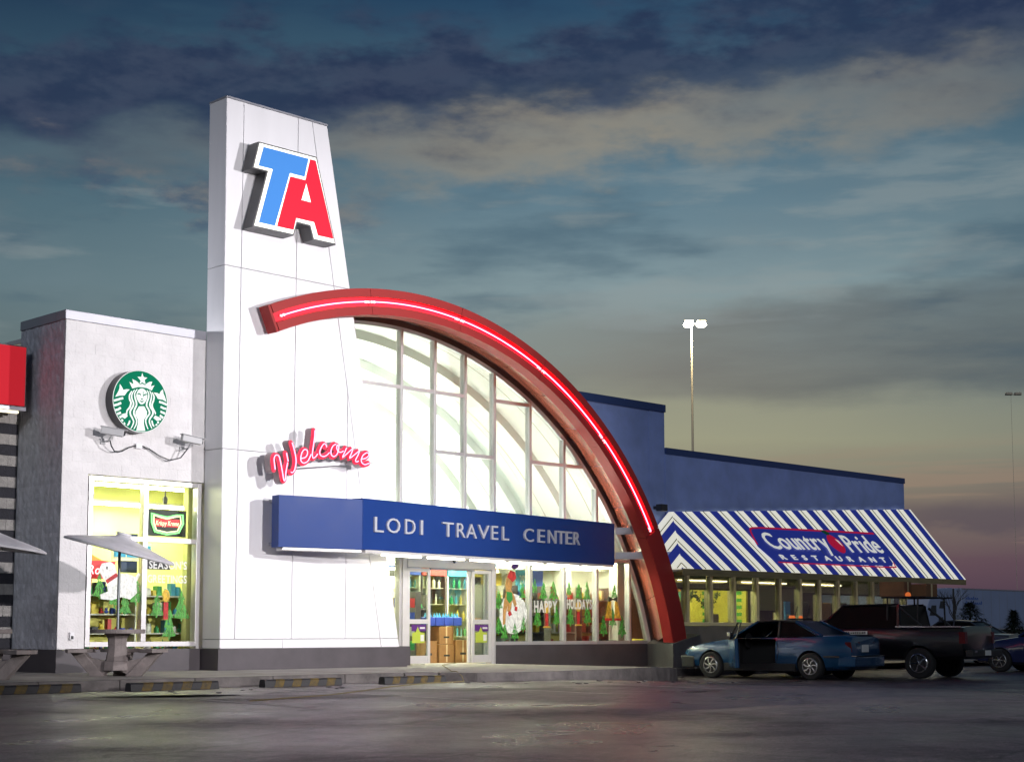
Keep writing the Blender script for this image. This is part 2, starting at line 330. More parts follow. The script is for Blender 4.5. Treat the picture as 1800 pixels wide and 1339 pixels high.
# ================================================================== SETTING
M_ASPH = asphalt()
xs = [-600, -200, -60, -30] + [-14 + i for i in range(0, 27)] + [20, 40, 100, 250, 600]
ys = [-400, -100, -40, -28, -20, -14, -10, -6, -2, 10, 40, 120, 300, 700]
tag(MB().grid([[(x, y, lot_z(x)) for x in xs] for y in ys]).build('parking_lot', M_ASPH), kind='structure')
M_CONC = mat('concrete_walk', (.34, .32, .29), .75, var=.35, vs=1.5, bump=.25, bs=30)
M_KERB = mat('kerb_concrete', (.13, .118, .112), .85, var=.5, vs=3, bump=.5, bs=22)
edge = [(-18, -4.95), (-14, -4.95), (-10, -4.97), (-7, -4.98), (-5.7, -5.02), (-5.15, -5.3), (-4.8, -5.9), (-4.2, -6.25), (-2.6, -6.2), (-1, -5.9), (0.6, -5.4), (1.8, -4.9), (2.8, -4.3), (3.5, -3.6), (3.9, -2.9), (4.3, -2.2), (6.2, -2.15), (21, -2.12), (26, -2.12)]
wk = MB()
for i in range(len(edge) - 1):
    (xa, ya), (xb, yb) = edge[i], edge[i + 1]; n = max(1, int(abs(xb - xa) / .8))
    for j in range(n):
        a, b = j / n, (j + 1) / n; x0, x1 = xa + (xb - xa) * a, xa + (xb - xa) * b; y0, y1 = ya + (yb - ya) * a, ya + (yb - ya) * b
        wk.add([(x0, y0 + .14, walk_z(x0)), (x1, y1 + .14, walk_z(x1)), (x1, 2.0, walk_z(x1)), (x0, 2.0, walk_z(x0))], [(0, 1, 2, 3)])
tag(wk.build('sidewalk', M_CONC), kind='structure')
kb = bpy.data.objects.new('kerb', None); COL.objects.link(kb); kb['kind'] = 'structure'; ORIG[kb.name] = Vector((0, 0, 0))
# kerb stones along the edge
kpts = []
for i in range(len(edge) - 1):
    (xa, ya), (xb, yb) = edge[i], edge[i + 1]; L_ = sqrt((xb - xa) ** 2 + (yb - ya) ** 2); n = max(1, round(L_ / 1.5))
    for j in range(n):
        a, b = j / n, (j + 1) / n; x0, x1 = xa + (xb - xa) * a, xa + (xb - xa) * b; y0, y1 = ya + (yb - ya) * a, ya + (yb - ya) * b
        if x0 > 8 : continue
        dxx, dyy = x1 - x0, y1 - y0; l = sqrt(dxx * dxx + dyy * dyy); g = .006 / l
        nx, ny = -dyy / l, dxx / l; xa2, ya2, xb2, yb2 = x0 + dxx * g, y0 + dyy * g, x1 - dxx * g, y1 - dyy * g
        za, zb = walk_z(xa2) + .004, walk_z(xb2) + .004; lo = lot_z(xa2) - .1
        p = [(xa2, ya2, lo), (xb2, yb2, lo), (xb2 + nx * .15, yb2 + ny * .15, lo), (xa2 + nx * .15, ya2 + ny * .15, lo),
             (xa2 + nx * .02, ya2 + ny * .02, za), (xb2 + nx * .02, yb2 + ny * .02, zb), (xb2 + nx * .15, yb2 + ny * .15, zb), (xa2 + nx * .15, ya2 + ny * .15, za)]
        MB().hexa(p).build('kerb_stone', M_KERB, kb, bevel=.018)
# worn painted lines, crack seals and patches on the asphalt
M_PAINT = mat('worn_white_paint', (.60, .58, .56), .6, col2=(.16, .15, .145), vs=6)
M_TAR = mat('tar_seal', (.018, .018, .02), .35, var=.3, vs=6)
M_PATCH = mat('asphalt_patch', (.07, .062, .066), .5, var=.5, vs=3, bump=.35, bs=70)
lot = bpy.data.objects['parking_lot']
def strip(name, pts, w, m, dz=.005):
    mb = MB(); L, R_ = [], []
    P_ = [Vector(p) for p in pts]
    for i, p in enumerate(P_):
        d = (P_[min(i + 1, len(P_) - 1)] - P_[max(i - 1, 0)]).normalized(); q = Vector((-d.y, d.x)) * w / 2
        L.append((p.x + q.x, p.y + q.y, lot_z(p.x) + dz)); R_.append((p.x - q.x, p.y - q.y, lot_z(p.x) + dz))
    return mb.grid([L, R_]).build(name, m, lot)
for x0 in (-12.0, -9.3, -6.6, -3.9):
    strip('painted_line', [(x0 - .1 * i, -5.75 - i * .9) for i in range(7)], .10, M_PAINT, .004)
for x0 in (4.3, 7.0, 9.7): strip('painted_line', [(x0 + .1 * i, -2.3 - i * .9) for i in range(7)], .10, M_PAINT, .004)
for pts in ([(-14.6, -12.2), (-12, -11.2), (-9.5, -10.7), (-7, -10.0), (-3.5, -9.4), (0, -8.8)], [(-16.2, -14.6), (-14, -14.9), (-11, -15.6), (-8.5, -16.6)], [(-9, -7.2), (-7.6, -7.6), (-6.1, -7.8), (-4.4, -8.5)], [(-2.2, -8.2), (0.2, -8.6), (2.4, -9.3)], [(-13.2, -6.6), (-11.4, -7.4), (-9.9, -8.4)]):
    q = [(x + random.uniform(-.05, .05), y + random.uniform(-.08, .08)) for (xa, ya), (xb, yb) in zip(pts, pts[1:]) for x, y in [(xa + (xb - xa) * k / 4, ya + (yb - ya) * k / 4) for k in range(4)]] + [pts[-1]]
    strip('crack_seal', q, .035, M_TAR, .003)
def blob(name, cx, cy, rx, ry, m, dz, ang=0, rag=.12):
    n = 34; ph = [random.uniform(0, 6.3) for _ in range(4)]; pts = []
    for i in range(n):
        a = 2 * pi * i / n; k = 1 + rag * sum(sin((j + 2) * a * 1.0 + ph[j]) / (j + 1) for j in range(4))
        u, v = rx * k * cos(a), ry * k * sin(a); x, y = cx + u * cos(ang) - v * sin(ang), cy + u * sin(ang) + v * cos(ang); pts.append((x, y))
    mb = MB(); tri = tessellate_polygon([[Vector((a, b, 0)) for a, b in pts]]); mb.add([(a, b, lot_z(a) + dz) for a, b in pts], [tuple(t) for t in tri]); return mb.build(name, m, lot)
for a in ((-11.6, -8.3, 2.0, .8, -.5), (-7.6, -8.6, 1.5, .6, -.55), (-12.2, -7.4, 1.0, .5, -.4), (-4.4, -7.4, .8, .25, -.6), (-1.0, -9.6, 1.6, .5, -.7), (-5.5, -11.5, .3, .15, 0)):
    blob('asphalt_patch', a[0], a[1], a[2], a[3], M_PATCH, .0065, a[4])
# ------------------------------------------------------------------ wheel stops
M_YEL = mat('worn_yellow_paint', (.13, .085, .012), .7, col2=(.03, .024, .014), vs=12)
M_BLK = mat('stop_black_paint', (.022, .022, .024), .6, var=.5, vs=9, bump=.3, bs=40)
def wheel_stop(x0, x1, y, label):
    L_ = x1 - x0; t = thing('wheel_stop', ((x0 + x1) / 2, y, 0), label, 'wheel stop', 'wheel stops along the kerb')
    pr = [(-.09, 0), (.09, 0), (.075, .10), (.05, .125), (-.05, .125), (-.075, .10)]
    n = 9; sg = L_ / n
    for i in range(n):
        a = x0 + i * sg; sk = .06
        mb = MB(); o0 = [(a + (sk if 0 < i else 0) * (p[1] / .125), y + p[0], p[1]) for p in pr]; o1 = [(a + sg + (sk if i < n - 1 else 0) * (p[1] / .125), y + p[0], p[1]) for p in pr]
        k = len(pr); mb.add(o0 + o1, [tuple(reversed(range(k))), tuple(range(k, 2 * k))] + [(j, (j + 1) % k, k + (j + 1) % k, k + j) for j in range(k)])
        mb.build('yellow_band' if i % 2 else 'black_band', M_YEL if i % 2 else M_BLK, t, bevel=.006)
    return t
wheel_stop(-13.75, -12.15, -4.72 - .45, 'black and yellow concrete wheel stop at the far left, below the cut-off picnic table')
wheel_stop(-11.5, -9.95, -5.45, 'black and yellow concrete wheel stop in front of the whole picnic table')
wheel_stop(-9.15, -7.6, -5.55, 'black and yellow wheel stop in front of the white tower')
wheel_stop(-6.85, -5.45, -5.75, 'black and yellow wheel stop nearest the sliding entrance doors')

# ================================================================== LEFT: STRIPED STORE AND BLOCK ANNEX
M_BLOCK = mat('painted_block', (.76, .74, .74), .7, var=.10, vs=3, bump=.5, bs=26)
M_SPLIT = mat('split_face_block', (.55, .55, .60), .85, var=.3, vs=9, bump=.8, bs=30, stretch=(1, 1, .35))
M_CAP = mat('coping_metal', (.36, .36, .40), .4, metal=.3, var=.08)
M_PLINTH = mat('plinth_dark', (.075, .065, .072), .55, var=.2, vs=2, bump=.1)
M_FRAME = mat('pale_aluminium', (.62, .60, .60), .35, metal=.35, var=.06)
M_GLASS = glass('clear_glass', (.97, 1, .97), .55)
M_BACK = mat('joint_dark', (.6, .59, .59), .9)
AX0, AX1, AY, AZ0, AZ1 = -10.09, -7.13, -.75, .56, 6.46
ann = thing('block_building', (AX0, AY, 0), 'white painted block building with round green sign, left of the tower', 'building')
_bm = {}
def block_mesh(l, h, d, mt, rough=.0, key=''):
    k = (round(l, 2), h, d, key)
    if k not in _bm:
        bm = bmesh.new(); bmesh.ops.create_cube(bm, size=1)
        for v in bm.verts: v.co.x *= l - .004; v.co.y *= d; v.co.z *= h - .003
        bmesh.ops.bevel(bm, geom=[e for e in bm.edges if all(v.co.y < 0 for v in e.verts)], offset=.0025, segments=1, affect='EDGES')
        me = bpy.data.meshes.new('block'); bm.to_mesh(me); bm.free(); me.materials.append(mt); _bm[k] = me
    return _bm[k]
def put_block(x0, x1, z0, z1, yf, parent, mt, key='', d=.1, name='block', jit=.0015):
    o = bpy.data.objects.new(name, block_mesh(x1 - x0, round(z1 - z0, 3), d, mt, key=key)); COL.objects.link(o); o.parent = parent
    o.location = Vector(((x0 + x1) / 2, yf + d / 2 + random.uniform(-jit, jit), (z0 + z1) / 2)) - ORIG[parent.name]
B(AX0 + .01, AY + .0035, AZ0, -9.56, AY + .3, AZ1).build('wall_backing', M_BLOCK, ann)
B(-9.56, AY + .0035, 3.70, -6.9, AY + .3, AZ1).build('wall_backing', M_BLOCK, ann)
row = 0; z = AZ0
while z < AZ1 - .01:
    z1 = min(z + .197, AZ1); x = AX0 - (.2 if row % 2 else 0)
    while x < AX1 - .01:
        a, b = max(x, AX0), min(x + .4, AX1)
        if z < 3.68: b = min(b, -9.565)
        if b - a > .04: put_block(a, b, z, z1, AY, ann, M_BLOCK)
        x += .4
    z = z1; row += 1
# split-face flank wall, real relief
rows = []
for i in range(81):
    z = AZ0 + (AZ1 - AZ0) * i / 80; r = []
    for j in range(29):
        y = AY + .02 + 1.62 * j / 28; nzv = (sin(y * 37 + z * 11) * .4 + sin(y * 71 - z * 23 + 1.3) * .3 + random.uniform(-1, 1) * .8) * .012
        joint = .016 if (i % 4 == 0) else 0
        r.append((AX0 - .01 + (0 if j in (0, 28) else nzv + joint * .5), y, z))
    rows.append(r)
MB().grid(rows).build('flank_wall', M_SPLIT, ann)
B(AX0 + .02, AY + .31, AZ0, -9.9, .87, AZ1).build('flank_core', M_BACK, ann)
B(AX0 - .03, AY - .03, AZ1, AX1, AY + .32, AZ1 + .17).build('coping', M_CAP, ann, bevel=.008)
B(AX0 - .03, AY + .325, AZ1, AX0 + .28, .9, AZ1 + .172).build('coping', M_CAP, ann, bevel=.008)
B(AX0 - .02, AY - .02, .05, AX1, AY + .28, AZ0 - .004).build('plinth', M_PLINTH, ann)
B(AX0 - .018, AY + .285, .05, AX0 + .2, .9, AZ0 - .006).build('plinth', M_PLINTH, ann)
B(AX0 + .3, AY + .4, AZ1 - .1, AX1, 5, AZ1 - .02).build('roof', M_BACK, ann)
B(-7.15, AY + .1, .05, -6.9, AY + .3, 3.695).build('wall_backing', M_BACK, ann)
# shop window
wx0, wx1, wz0, wz1 = -9.55, -7.16, .60, 3.68
win = B(wx0, AY - .02, wz0, wx0 + .09, AY + .14, wz1).build('window', M_FRAME, ann, bevel=.006); tag(win, 'tall four pane shop window with painted holiday decorations')
for a in ((wx0 + .092, wz1 - .09, wx1 - .092, wz1), (wx0 + .092, wz0, wx1 - .092, wz0 + .09)): B(a[0], AY - .018, a[1], a[2], AY + .138, a[3]).build('frame', M_FRAME, win, bevel=.006)
B(wx1 - .09, AY - .02, wz0, wx1, AY + .14, wz1).build('frame', M_FRAME, win, bevel=.006)
mxx = -8.36; B(mxx - .05, AY - .016, wz0 + .092, mxx + .05, AY + .13, wz1 - .092).build('frame', M_FRAME, win, bevel=.006)
tz = 2.57
for a, b in ((wx0 + .092, mxx - .052), (mxx + .052, wx1 - .092)): B(a, AY - .012, tz - .045, b, AY + .12, tz + .045).build('frame', M_FRAME, win, bevel=.005)
PANE = {}
for i, (a, b) in enumerate(((wx0 + .092, mxx - .052), (mxx + .052, wx1 - .092))):
    for j, (c, d) in enumerate(((wz0 + .092, tz - .047), (tz + .047, wz1 - .092))):
        PANE[i, j] = B(a, AY + .05, c, b, AY + .056, d).build('pane', M_GLASS, win)
# ---- striped store wall beyond, with red fascia light box
st = thing('striped_store', (-10.2, .86, 0), 'grey store wall with dark block stripes at the far left', 'building')
M_BL2 = mat('pale_split_block', (.42, .40, .38), .85, var=.25, vs=12, bump=.8, bs=35); M_BD = mat('dark_split_block', (.035, .035, .045), .8, var=.3, vs=12, bump=.8, bs=35)
B(-12.9, .97, .05, -10.0, 1.2, 5.9).build('wall_backing', M_BACK, st); B(-13.1, .86, .05, -12.902, 6.0, 5.95).build('side_wall', M_BACK, st); B(-12.9, 1.21, 5.7, -10.0, 6.0, 5.85).build('roof', M_BACK, st)
z = .56; i = 0
while z < 5.7:
    x = -12.9 + (.2 if i % 2 else 0)
    while x < -10.12:
        put_block(x, min(x + .4, -10.115), z, z + .197, .86, st, M_BD if i % 2 == 0 and x < -10.45 else M_BL2, 'd' if i % 2 == 0 and x < -10.45 else 'p', .12, jit=.006); x += .4
    z += .197; i += 1
B(-13.1, .80, .05, -10.125, .96, .555).build('plinth', M_PLINTH, st)
fas = thing('red_fascia_sign', (-12, .25, 4.8), 'glowing red fascia box sign above the striped wall at the left edge', 'sign')
M_REDF = mat('red_lit_plastic', (.40, .015, .025), .7, spec=.08, emit=(.75, .018, .03), es=.32)
B(-13.0, .22, 4.95, -10.34, .26, 6.03).build('face', M_REDF, fas); B(-13.0, .262, 4.93, -10.30, .78, 6.06).build('case', mat('dark_case', (.05, .045, .05), .5), fas, bevel=.01)
B(-13.0, .20, 4.86, -10.32, .60, 4.925).build('bottom_trim', M_CAP, fas)
B(-13.0, .28, 4.82, -10.42, .36, 4.857).build('light_strip', emat('fascia_tube', (1, .9, .6), 2.0), fas)

# ================================================================== TOWER
TY, TB = -1.35, -.78
M_PANEL = mat('white_metal_panel', (.82, .81, .83), .42, var=.04, vs=1.6, bump=.05, bs=1.5, stretch=(2.2, 2.2, .3))
tw = thing('pylon_tower', (-5, TY, 0), 'tall tapering white panelled tower carrying the blue and red letters', 'tower')
def edge_x(z): return -2.65 + (z - .53) * (-4.706 + 2.65) / (11.16 - .53)
def slant_x(z): return -3.14 + (z - .53) * (-5.085 + 3.14) / (11.16 - .53)
def left_x(z): return -7.085 + (z - .53) * (-.07) / 10.6
ZT = 11.14
core = [(left_x(.55) + .03, .55), (edge_x(.55) - .03, .55), (edge_x(ZT) - .03, ZT - .02), (left_x(ZT) + .03, ZT - .02)]
MB().prism(core, front(TY), -.03, -(TB - TY) + .03).build('core', mat('panel_joint', (.36, .36, .37), .8), tw)
g = .007
zc = [.555, .73, 4.32, 7.85, ZT]
def cell(lf, rf, z0, z1):
    a = [(lf(z0) + g, z0 + g), (rf(z0) - g, z0 + g), (rf(z1) - g, z1 - g), (lf(z1) + g, z1 - g)]
    MB().prism(a, front(TY), random.uniform(-.001, .001), -.03).build('panel', M_PANEL, tw, bevel=.003, seg=1)
C1, C2, C3 = (lambda z: -6.75), (lambda z: -5.43), (lambda z: -4.09)
for k in range(4):
    z0, z1 = zc[k], zc[k + 1]
    if k == 0:
        cell(left_x, lambda z: -5.63, z0, z1); cell(lambda z: -5.63, slant_x, z0, z1); cell(slant_x, edge_x, z0, z1); continue
    cell(left_x, C1, z0, z1); cell(C1, C2, z0, z1)
    if k == 1: cell(C2, C3, z0, z1); cell(C3, slant_x, z0, z1)
    elif k == 2:
        zz = 5.75
        a = [(C2(0) + g, z0 + g), (C3(0) - g, z0 + g), (C3(0) - g, zz - .02), (slant_x(z1) - g, z1 - g), (C2(0) + g, z1 - g)]
        MB().prism(a, front(TY), 0, -.03).build('panel', M_PANEL, tw, bevel=.003, seg=1)
        a = [(C3(0) + g, z0 + g), (slant_x(z0) - g, z0 + g), (C3(0) + g, zz - .09)]
        MB().prism(a, front(TY), 0, -.03).build('panel', M_PANEL, tw)
    else: cell(C2, slant_x, z0, z1)
    cell(slant_x, edge_x, z0, z1)
for k in range(4):                                   # flank and far side
    z0, z1 = zc[k] + g, zc[k + 1] - g
    MB().hexa([(left_x(z0), TY + .004, z0), (left_x(z0) + .03, TY + .034, z0), (left_x(z0) + .03, TB, z0), (left_x(z0), TB, z0), (left_x(z1), TY + .004, z1), (left_x(z1) + .03, TY + .034, z1), (left_x(z1) + .03, TB, z1), (left_x(z1), TB, z1)]).build('side_panel', M_PANEL, tw)
    MB().hexa([(edge_x(z0) - .03, TY + .034, z0), (edge_x(z0), TY + .004, z0), (edge_x(z0), TB, z0), (edge_x(z0) - .03, TB, z0), (edge_x(z1) - .03, TY + .034, z1), (edge_x(z1), TY + .004, z1), (edge_x(z1), TB, z1), (edge_x(z1) - .03, TB, z1)]).build('side_panel', M_PANEL, tw)
B(left_x(ZT) - .01, TY - .01, ZT, edge_x(ZT) + .01, TB + .01, ZT + .035).build('cap', M_CAP, tw)
B(-7.10, TY + .02, .02, -2.42, -.5, .55).build('plinth', M_PLINTH, tw, bevel=.006)
# ------------------------------------------------------------------ TA letters
TAo = [(-6.66, 10.29), (-5.25, 10.29), (-4.74, 8.59), (-5.31, 8.59), (-5.40, 8.85), (-5.71, 8.86), (-5.79, 8.59), (-6.77, 8.59), (-6.46, 9.73), (-6.80, 9.73)]
TAT = [(-6.55, 10.2), (-5.47, 10.2), (-5.56, 9.82), (-5.92, 9.82), (-6.26, 8.7), (-6.63, 8.7), (-6.32, 9.81), (-6.66, 9.81)]
TAA = [(-5.42, 10.2), (-5.29, 10.2), (-4.82, 8.7), (-5.2, 8.7), (-5.3, 8.95), (-5.75, 8.95), (-5.81, 8.7), (-6.2, 8.7), (-5.9, 9.75), (-5.53, 9.75)]
TAh = [(-5.51, 9.71), (-5.38, 9.33), (-5.63, 9.33)]
ta = thing('letter_sign', (-5.7, -1.7, 8.59), 'lit blue and red letters TA with white outline high on the tower', 'sign')
MB().prism(TAo, front(-1.72), 0, -.33).build('case', mat('sign_return_grey', (.10, .10, .105), .45, metal=.2, var=.1), ta)
def inset(p, d):
    n = len(p); out = []
    ar = sum(p[i][0] * p[(i + 1) % n][1] - p[(i + 1) % n][0] * p[i][1] for i in range(n)); sg = 1 if ar > 0 else -1
    for i in range(n):
        a, b, c = Vector(p[i - 1]), Vector(p[i]), Vector(p[(i + 1) % n]); d1 = (b - a).normalized(); d2 = (c - b).normalized()
        n1, n2 = Vector((-d1.y, d1.x)) * sg, Vector((-d2.y, d2.x)) * sg; m = (n1 + n2); m = m / max(.25, m.length_squared) * 2
        out.append((b.x + m.x * d, b.y + m.y * d))
    return out
MB().prism(inset(TAo, .028), front(-1.72), .012, .002).build('white_face', mat('white_lit_face', (.8, .8, .75), .3, emit=(1, .98, .86), es=.85), ta)
MB().prism(TAT, front(-1.72), .028, .0125).build('blue_letter', mat('blue_lit_face', (.05, .18, .45), .5, spec=.1, emit=(.04, .19, .56), es=.62), ta)
MB().prism(TAA, front(-1.72), .028, .0125, hole=TAh).build('red_letter', mat('red_lit_face', (.45, .015, .03), .5, spec=.1, emit=(.72, .012, .035), es=.78), ta)
# ------------------------------------------------------------------ round sign
LOGO_P= {'star': [(0.03, 0.93), (0.08, 0.81), (0.22, 0.8), (0.12, 0.71), (0.16, 0.58), (0.04, 0.63), (-0.06, 0.56), (-0.02, 0.68), (-0.14, 0.79), (-0.0, 0.8)], 'crown': [(-0.43, 0.59), (-0.32, 0.54), (-0.28, 0.54), (-0.33, 0.69), (-0.2, 0.65), (-0.11, 0.6), (-0.06, 0.54), (0.04, 0.58), (0.15, 0.54), (0.21, 0.61), (0.3, 0.67), (0.41, 0.69), (0.36, 0.57), (0.36, 0.53), (0.5, 0.58), (0.44, 0.49), (0.4, 0.4), (0.22, 0.46), (0.05, 0.47), (-0.11, 0.46), (-0.32, 0.39), (-0.38, 0.49)], 'body': [(-0.06, -0.17), (0.13, -0.15), (0.24, -0.32), (0.23, -0.44), (0.13, -0.59), (0.13, -0.72), (0.19, -0.95), (-0.14, -0.98), (-0.08, -0.73), (-0.08, -0.6), (-0.18, -0.47), (-0.18, -0.36)], 'handl': [(-0.69, -0.49), (-0.52, -0.43), (-0.47, -0.53), (-0.57, -0.62), (-0.65, -0.59)], 'handr': [(0.55, -0.41), (0.71, -0.46), (0.71, -0.56), (0.62, -0.58), (0.49, -0.5)], 'taill': [(-0.78, 0.48), (-0.71, 0.4), (-0.65, 0.3), (-0.54, 0.34), (-0.42, 0.34), (-0.52, 0.25), (-0.6, 0.13), (-0.77, 0.11), (-0.94, 0.05), (-0.86, 0.18), (-0.79, 0.32)], 'tailr': [(0.82, 0.48), (0.84, 0.35), (0.91, 0.22), (0.96, 0.08), (0.83, 0.14), (0.64, 0.15), (0.58, 0.24), (0.47, 0.34), (0.62, 0.34), (0.69, 0.3), (0.74, 0.41)], 'face': [(0.24, 0.19), (0.22, 0.1), (0.18, 0.02), (0.14, -0.04), (0.09, -0.08), (0.04, -0.1), (-0.01, -0.09), (-0.05, -0.06), (-0.1, -0.0), (-0.14, 0.06), (-0.17, 0.14), (-0.16, 0.23), (-0.13, 0.3), (-0.09, 0.37), (-0.03, 0.41), (0.03, 0.43), (0.09, 0.42), (0.15, 0.39), (0.2, 0.34), (0.23, 0.27)], 'eyel': [(-0.14, 0.22), (-0.11, 0.26), (-0.05, 0.26), (-0.0, 0.22), (-0.01, 0.19), (-0.06, 0.22), (-0.11, 0.21)], 'eyer': [(0.09, 0.21), (0.12, 0.25), (0.2, 0.27), (0.26, 0.24), (0.2, 0.24), (0.15, 0.21), (0.11, 0.19)], 'nose': [(-0.01, 0.09), (0.07, 0.1), (0.06, 0.06), (0.0, 0.06)], 'mouth': [(-0.04, 0.03), (0.03, 0.01), (0.11, 0.04), (0.07, -0.02), (0.0, -0.03)], 'noseline': [(0.06, 0.34), (0.08, 0.34), (0.09, 0.15), (0.07, 0.15)]}
LOGO_S= [[(-0.14, 0.39), (-0.23, 0.24), (-0.22, 0.1), (-0.17, -0.03), (-0.16, -0.15), (-0.23, -0.3), (-0.25, -0.42), (-0.19, -0.54), (-0.14, -0.64), (-0.16, -0.78), (-0.24, -0.93)], [(-0.24, 0.35), (-0.33, 0.2), (-0.33, 0.06), (-0.27, -0.08), (-0.29, -0.2), (-0.38, -0.35), (-0.37, -0.47), (-0.29, -0.6), (-0.25, -0.7), (-0.3, -0.84), (-0.35, -0.92)], [(-0.34, 0.3), (-0.42, 0.15), (-0.41, 0.02), (-0.36, -0.08), (-0.4, -0.23), (-0.5, -0.36), (-0.5, -0.47)], [(-0.39, -0.66), (-0.41, -0.75), (-0.47, -0.84)], [(0.22, 0.39), (0.28, 0.3), (0.29, 0.16), (0.23, -0.01), (0.22, -0.13), (0.3, -0.25), (0.33, -0.37), (0.24, -0.5), (0.19, -0.61), (0.22, -0.74), (0.29, -0.89)], [(0.32, 0.39), (0.39, 0.25), (0.38, 0.1), (0.34, -0.05), (0.36, -0.15), (0.45, -0.27), (0.45, -0.39), (0.36, -0.52), (0.33, -0.63), (0.38, -0.76), (0.43, -0.85)], [(0.41, 0.34), (0.49, 0.21), (0.47, 0.07), (0.42, -0.06), (0.45, -0.18), (0.54, -0.31), (0.55, -0.38)], [(0.43, -0.58), (0.46, -0.7), (0.52, -0.78)]]
LOGO_T= [[(-0.98, -0.08), (-0.85, -0.03), (-0.65, 0.04)], [(-0.97, -0.23), (-0.85, -0.19), (-0.72, -0.12)], [(-0.92, -0.38), (-0.82, -0.35), (-0.73, -0.28)], [(-0.85, -0.5), (-0.72, -0.44)], [(-0.76, -0.6), (-0.68, -0.55)], [(-0.68, -0.7), (-0.64, -0.66)], [(-0.59, -0.79), (-0.56, -0.76)], [(0.69, 0.06), (0.84, 0.03), (0.98, -0.01)], [(0.75, -0.1), (0.86, -0.14), (0.96, -0.15)], [(0.75, -0.26), (0.92, -0.31)], [(0.73, -0.39), (0.85, -0.46)], [(0.68, -0.49), (0.77, -0.52)], [(0.64, -0.61), (0.69, -0.64)], [(0.59, -0.69), (0.62, -0.73)]]
rs = thing('round_sign', (-8.685, -1.0, 4.5), 'round green sign with white crowned figure on the block wall', 'sign')
LCX, LCZ, LR = -8.685, 5.085, .575
circ = lambda r, n=64: [(LCX + r * cos(2 * pi * i / n), LCZ + r * sin(2 * pi * i / n)) for i in range(n)]
MB().prism(circ(LR + .004), front(-1.0), 0, -.24).build('case', mat('sign_case_dark', (.03, .03, .035), .4), rs, smooth=True)
M_GRN = mat('green_lit_face', (.0, .10, .05), .6, emit=(.0, .125, .062), es=.75, spec=.05); M_LW = mat('logo_white', (.5, .52, .5), .6, emit=(.9, .96, .92), es=.62, spec=.05)
MB().prism(circ(LR - .012), front(-1.0), .010, .001).build('green_face', M_GRN, rs)
MB().prism(circ(LR), front(-1.0), .006, .0005, hole=circ(LR - .010)).build('white_rim', M_LW, rs)
lm = lambda u, v, w: (LCX + u * LR * .985, -1.0 - w, LCZ + v * LR * .985)
for k in ('star', 'crown', 'face', 'body', 'handl', 'handr', 'taill', 'tailr'):
    nm = {'handl': 'hand', 'handr': 'hand', 'taill': 'tail_fin', 'tailr': 'tail_fin'}.get(k, k)
    MB().prism(LOGO_P[k], lm, .018, .0105).build(nm, M_LW, rs)
for k in ('eyel', 'eyer', 'nose', 'mouth', 'noseline'): MB().prism(LOGO_P[k], lm, .024, .0185).build('facial_feature', M_GRN, rs)
def smooth_pl(p, n=4):
    p = [Vector(q) for q in p]; out = []
    for i in range(len(p) - 1):
        a, b, c, d = p[max(i - 1, 0)], p[i], p[i + 1], p[min(i + 2, len(p) - 1)]
        for k in range(n):
            t = k / n; out.append(.5 * ((2 * b) + (c - a) * t + (2 * a - 5 * b + 4 * c - d) * t * t + (3 * b - a - 3 * c + d) * t ** 3))
    out.append(p[-1]); return [tuple(q) for q in out]
for pl in LOGO_S:
    q = smooth_pl(pl); n = len(q); MB().stroke(q, [.055 * (1 - abs(2 * i / (n - 1) - 1) ** 3 * .6) for i in range(n)], lm, .0178, .0105, 0).build('hair_strand', M_LW, rs)
for pl in LOGO_T: MB().stroke(smooth_pl(pl, 2), .07, lm, .0176, .0105, 0).build('scale_stripe', M_LW, rs)
# ------------------------------------------------------------------ wall cameras, junction box
M_CAMW = mat('camera_grey', (.45, .45, .46), .4, var=.05); M_CAMD = mat('camera_dark', (.04, .04, .045), .3); M_WIRE = mat('cable_dark', (.06, .06, .065), .5)
def wall_camera(x, z, yaw, label):
    t = thing('security_camera', (x, AY, z), label, 'camera', 'wall cameras under the round sign', local=True); t.rotation_euler = (0, 0, 0)
    B(-.05, -.03, -.10, .05, 0, 0).build('mount_plate', M_CAMW, t, bevel=.004)
    MB().tube([(0, -.02, -.05), (0, -.22, -.06), (0, -.30, .02)], .018).build('arm', M_CAMW, t, smooth=True)
    bd = B(-.20, -.055, 0, .20, .055, .12).build('housing', M_CAMW, t, bevel=.012); bd.location = (0, -.32, .04); bd.rotation_euler = (0, radians(8), yaw)
    B(-.22, -.065, .122, .27, .065, .135).build('sunshield', M_CAMW, bd, bevel=.003); B(.201, -.045, .012, .212, .045, .108).build('front_glass', M_CAMD, bd); MB().lathe([(.034, 0), (.034, .02)], (.213, 0, .06), 14, 'x').build('lens', M_CAMD, bd)
    return t
wall_camera(-9.30, 4.36, radians(-25), 'left grey wall camera under the round green sign')
wall_camera(-7.62, 4.36, radians(-8), 'right grey wall camera under the round green sign')
jb = thing('junction_box', (-8.56, AY, 4.2), 'small white junction box with drooping cables between the two cameras', 'junction box')
B(-8.63, AY - .06, 4.24, -8.50, AY, 4.33).build('box', M_PANEL, jb, bevel=.006)
MB().tube([(x, AY - .05 - .2 * abs(t - .0) * t, z) for x, z, t in [(-8.63, 4.29, 0), (-8.78, 4.24, .1), (-8.95, 4.15, .3), (-9.12, 4.14, .6), (-9.24, 4.22, .9), (-9.30, 4.34, 1)]], .012).build('cable', M_WIRE, jb, smooth=True)
MB().tube([(x, AY - .05 - .2 * t * t, z) for x, z, t in [(-8.50, 4.29, 0), (-8.35, 4.25, .1), (-8.15, 4.14, .3), (-7.95, 4.06, .6), (-7.75, 4.12, .8), (-7.64, 4.30, 1)]], .012).build('cable', M_WIRE, jb, smooth=True)
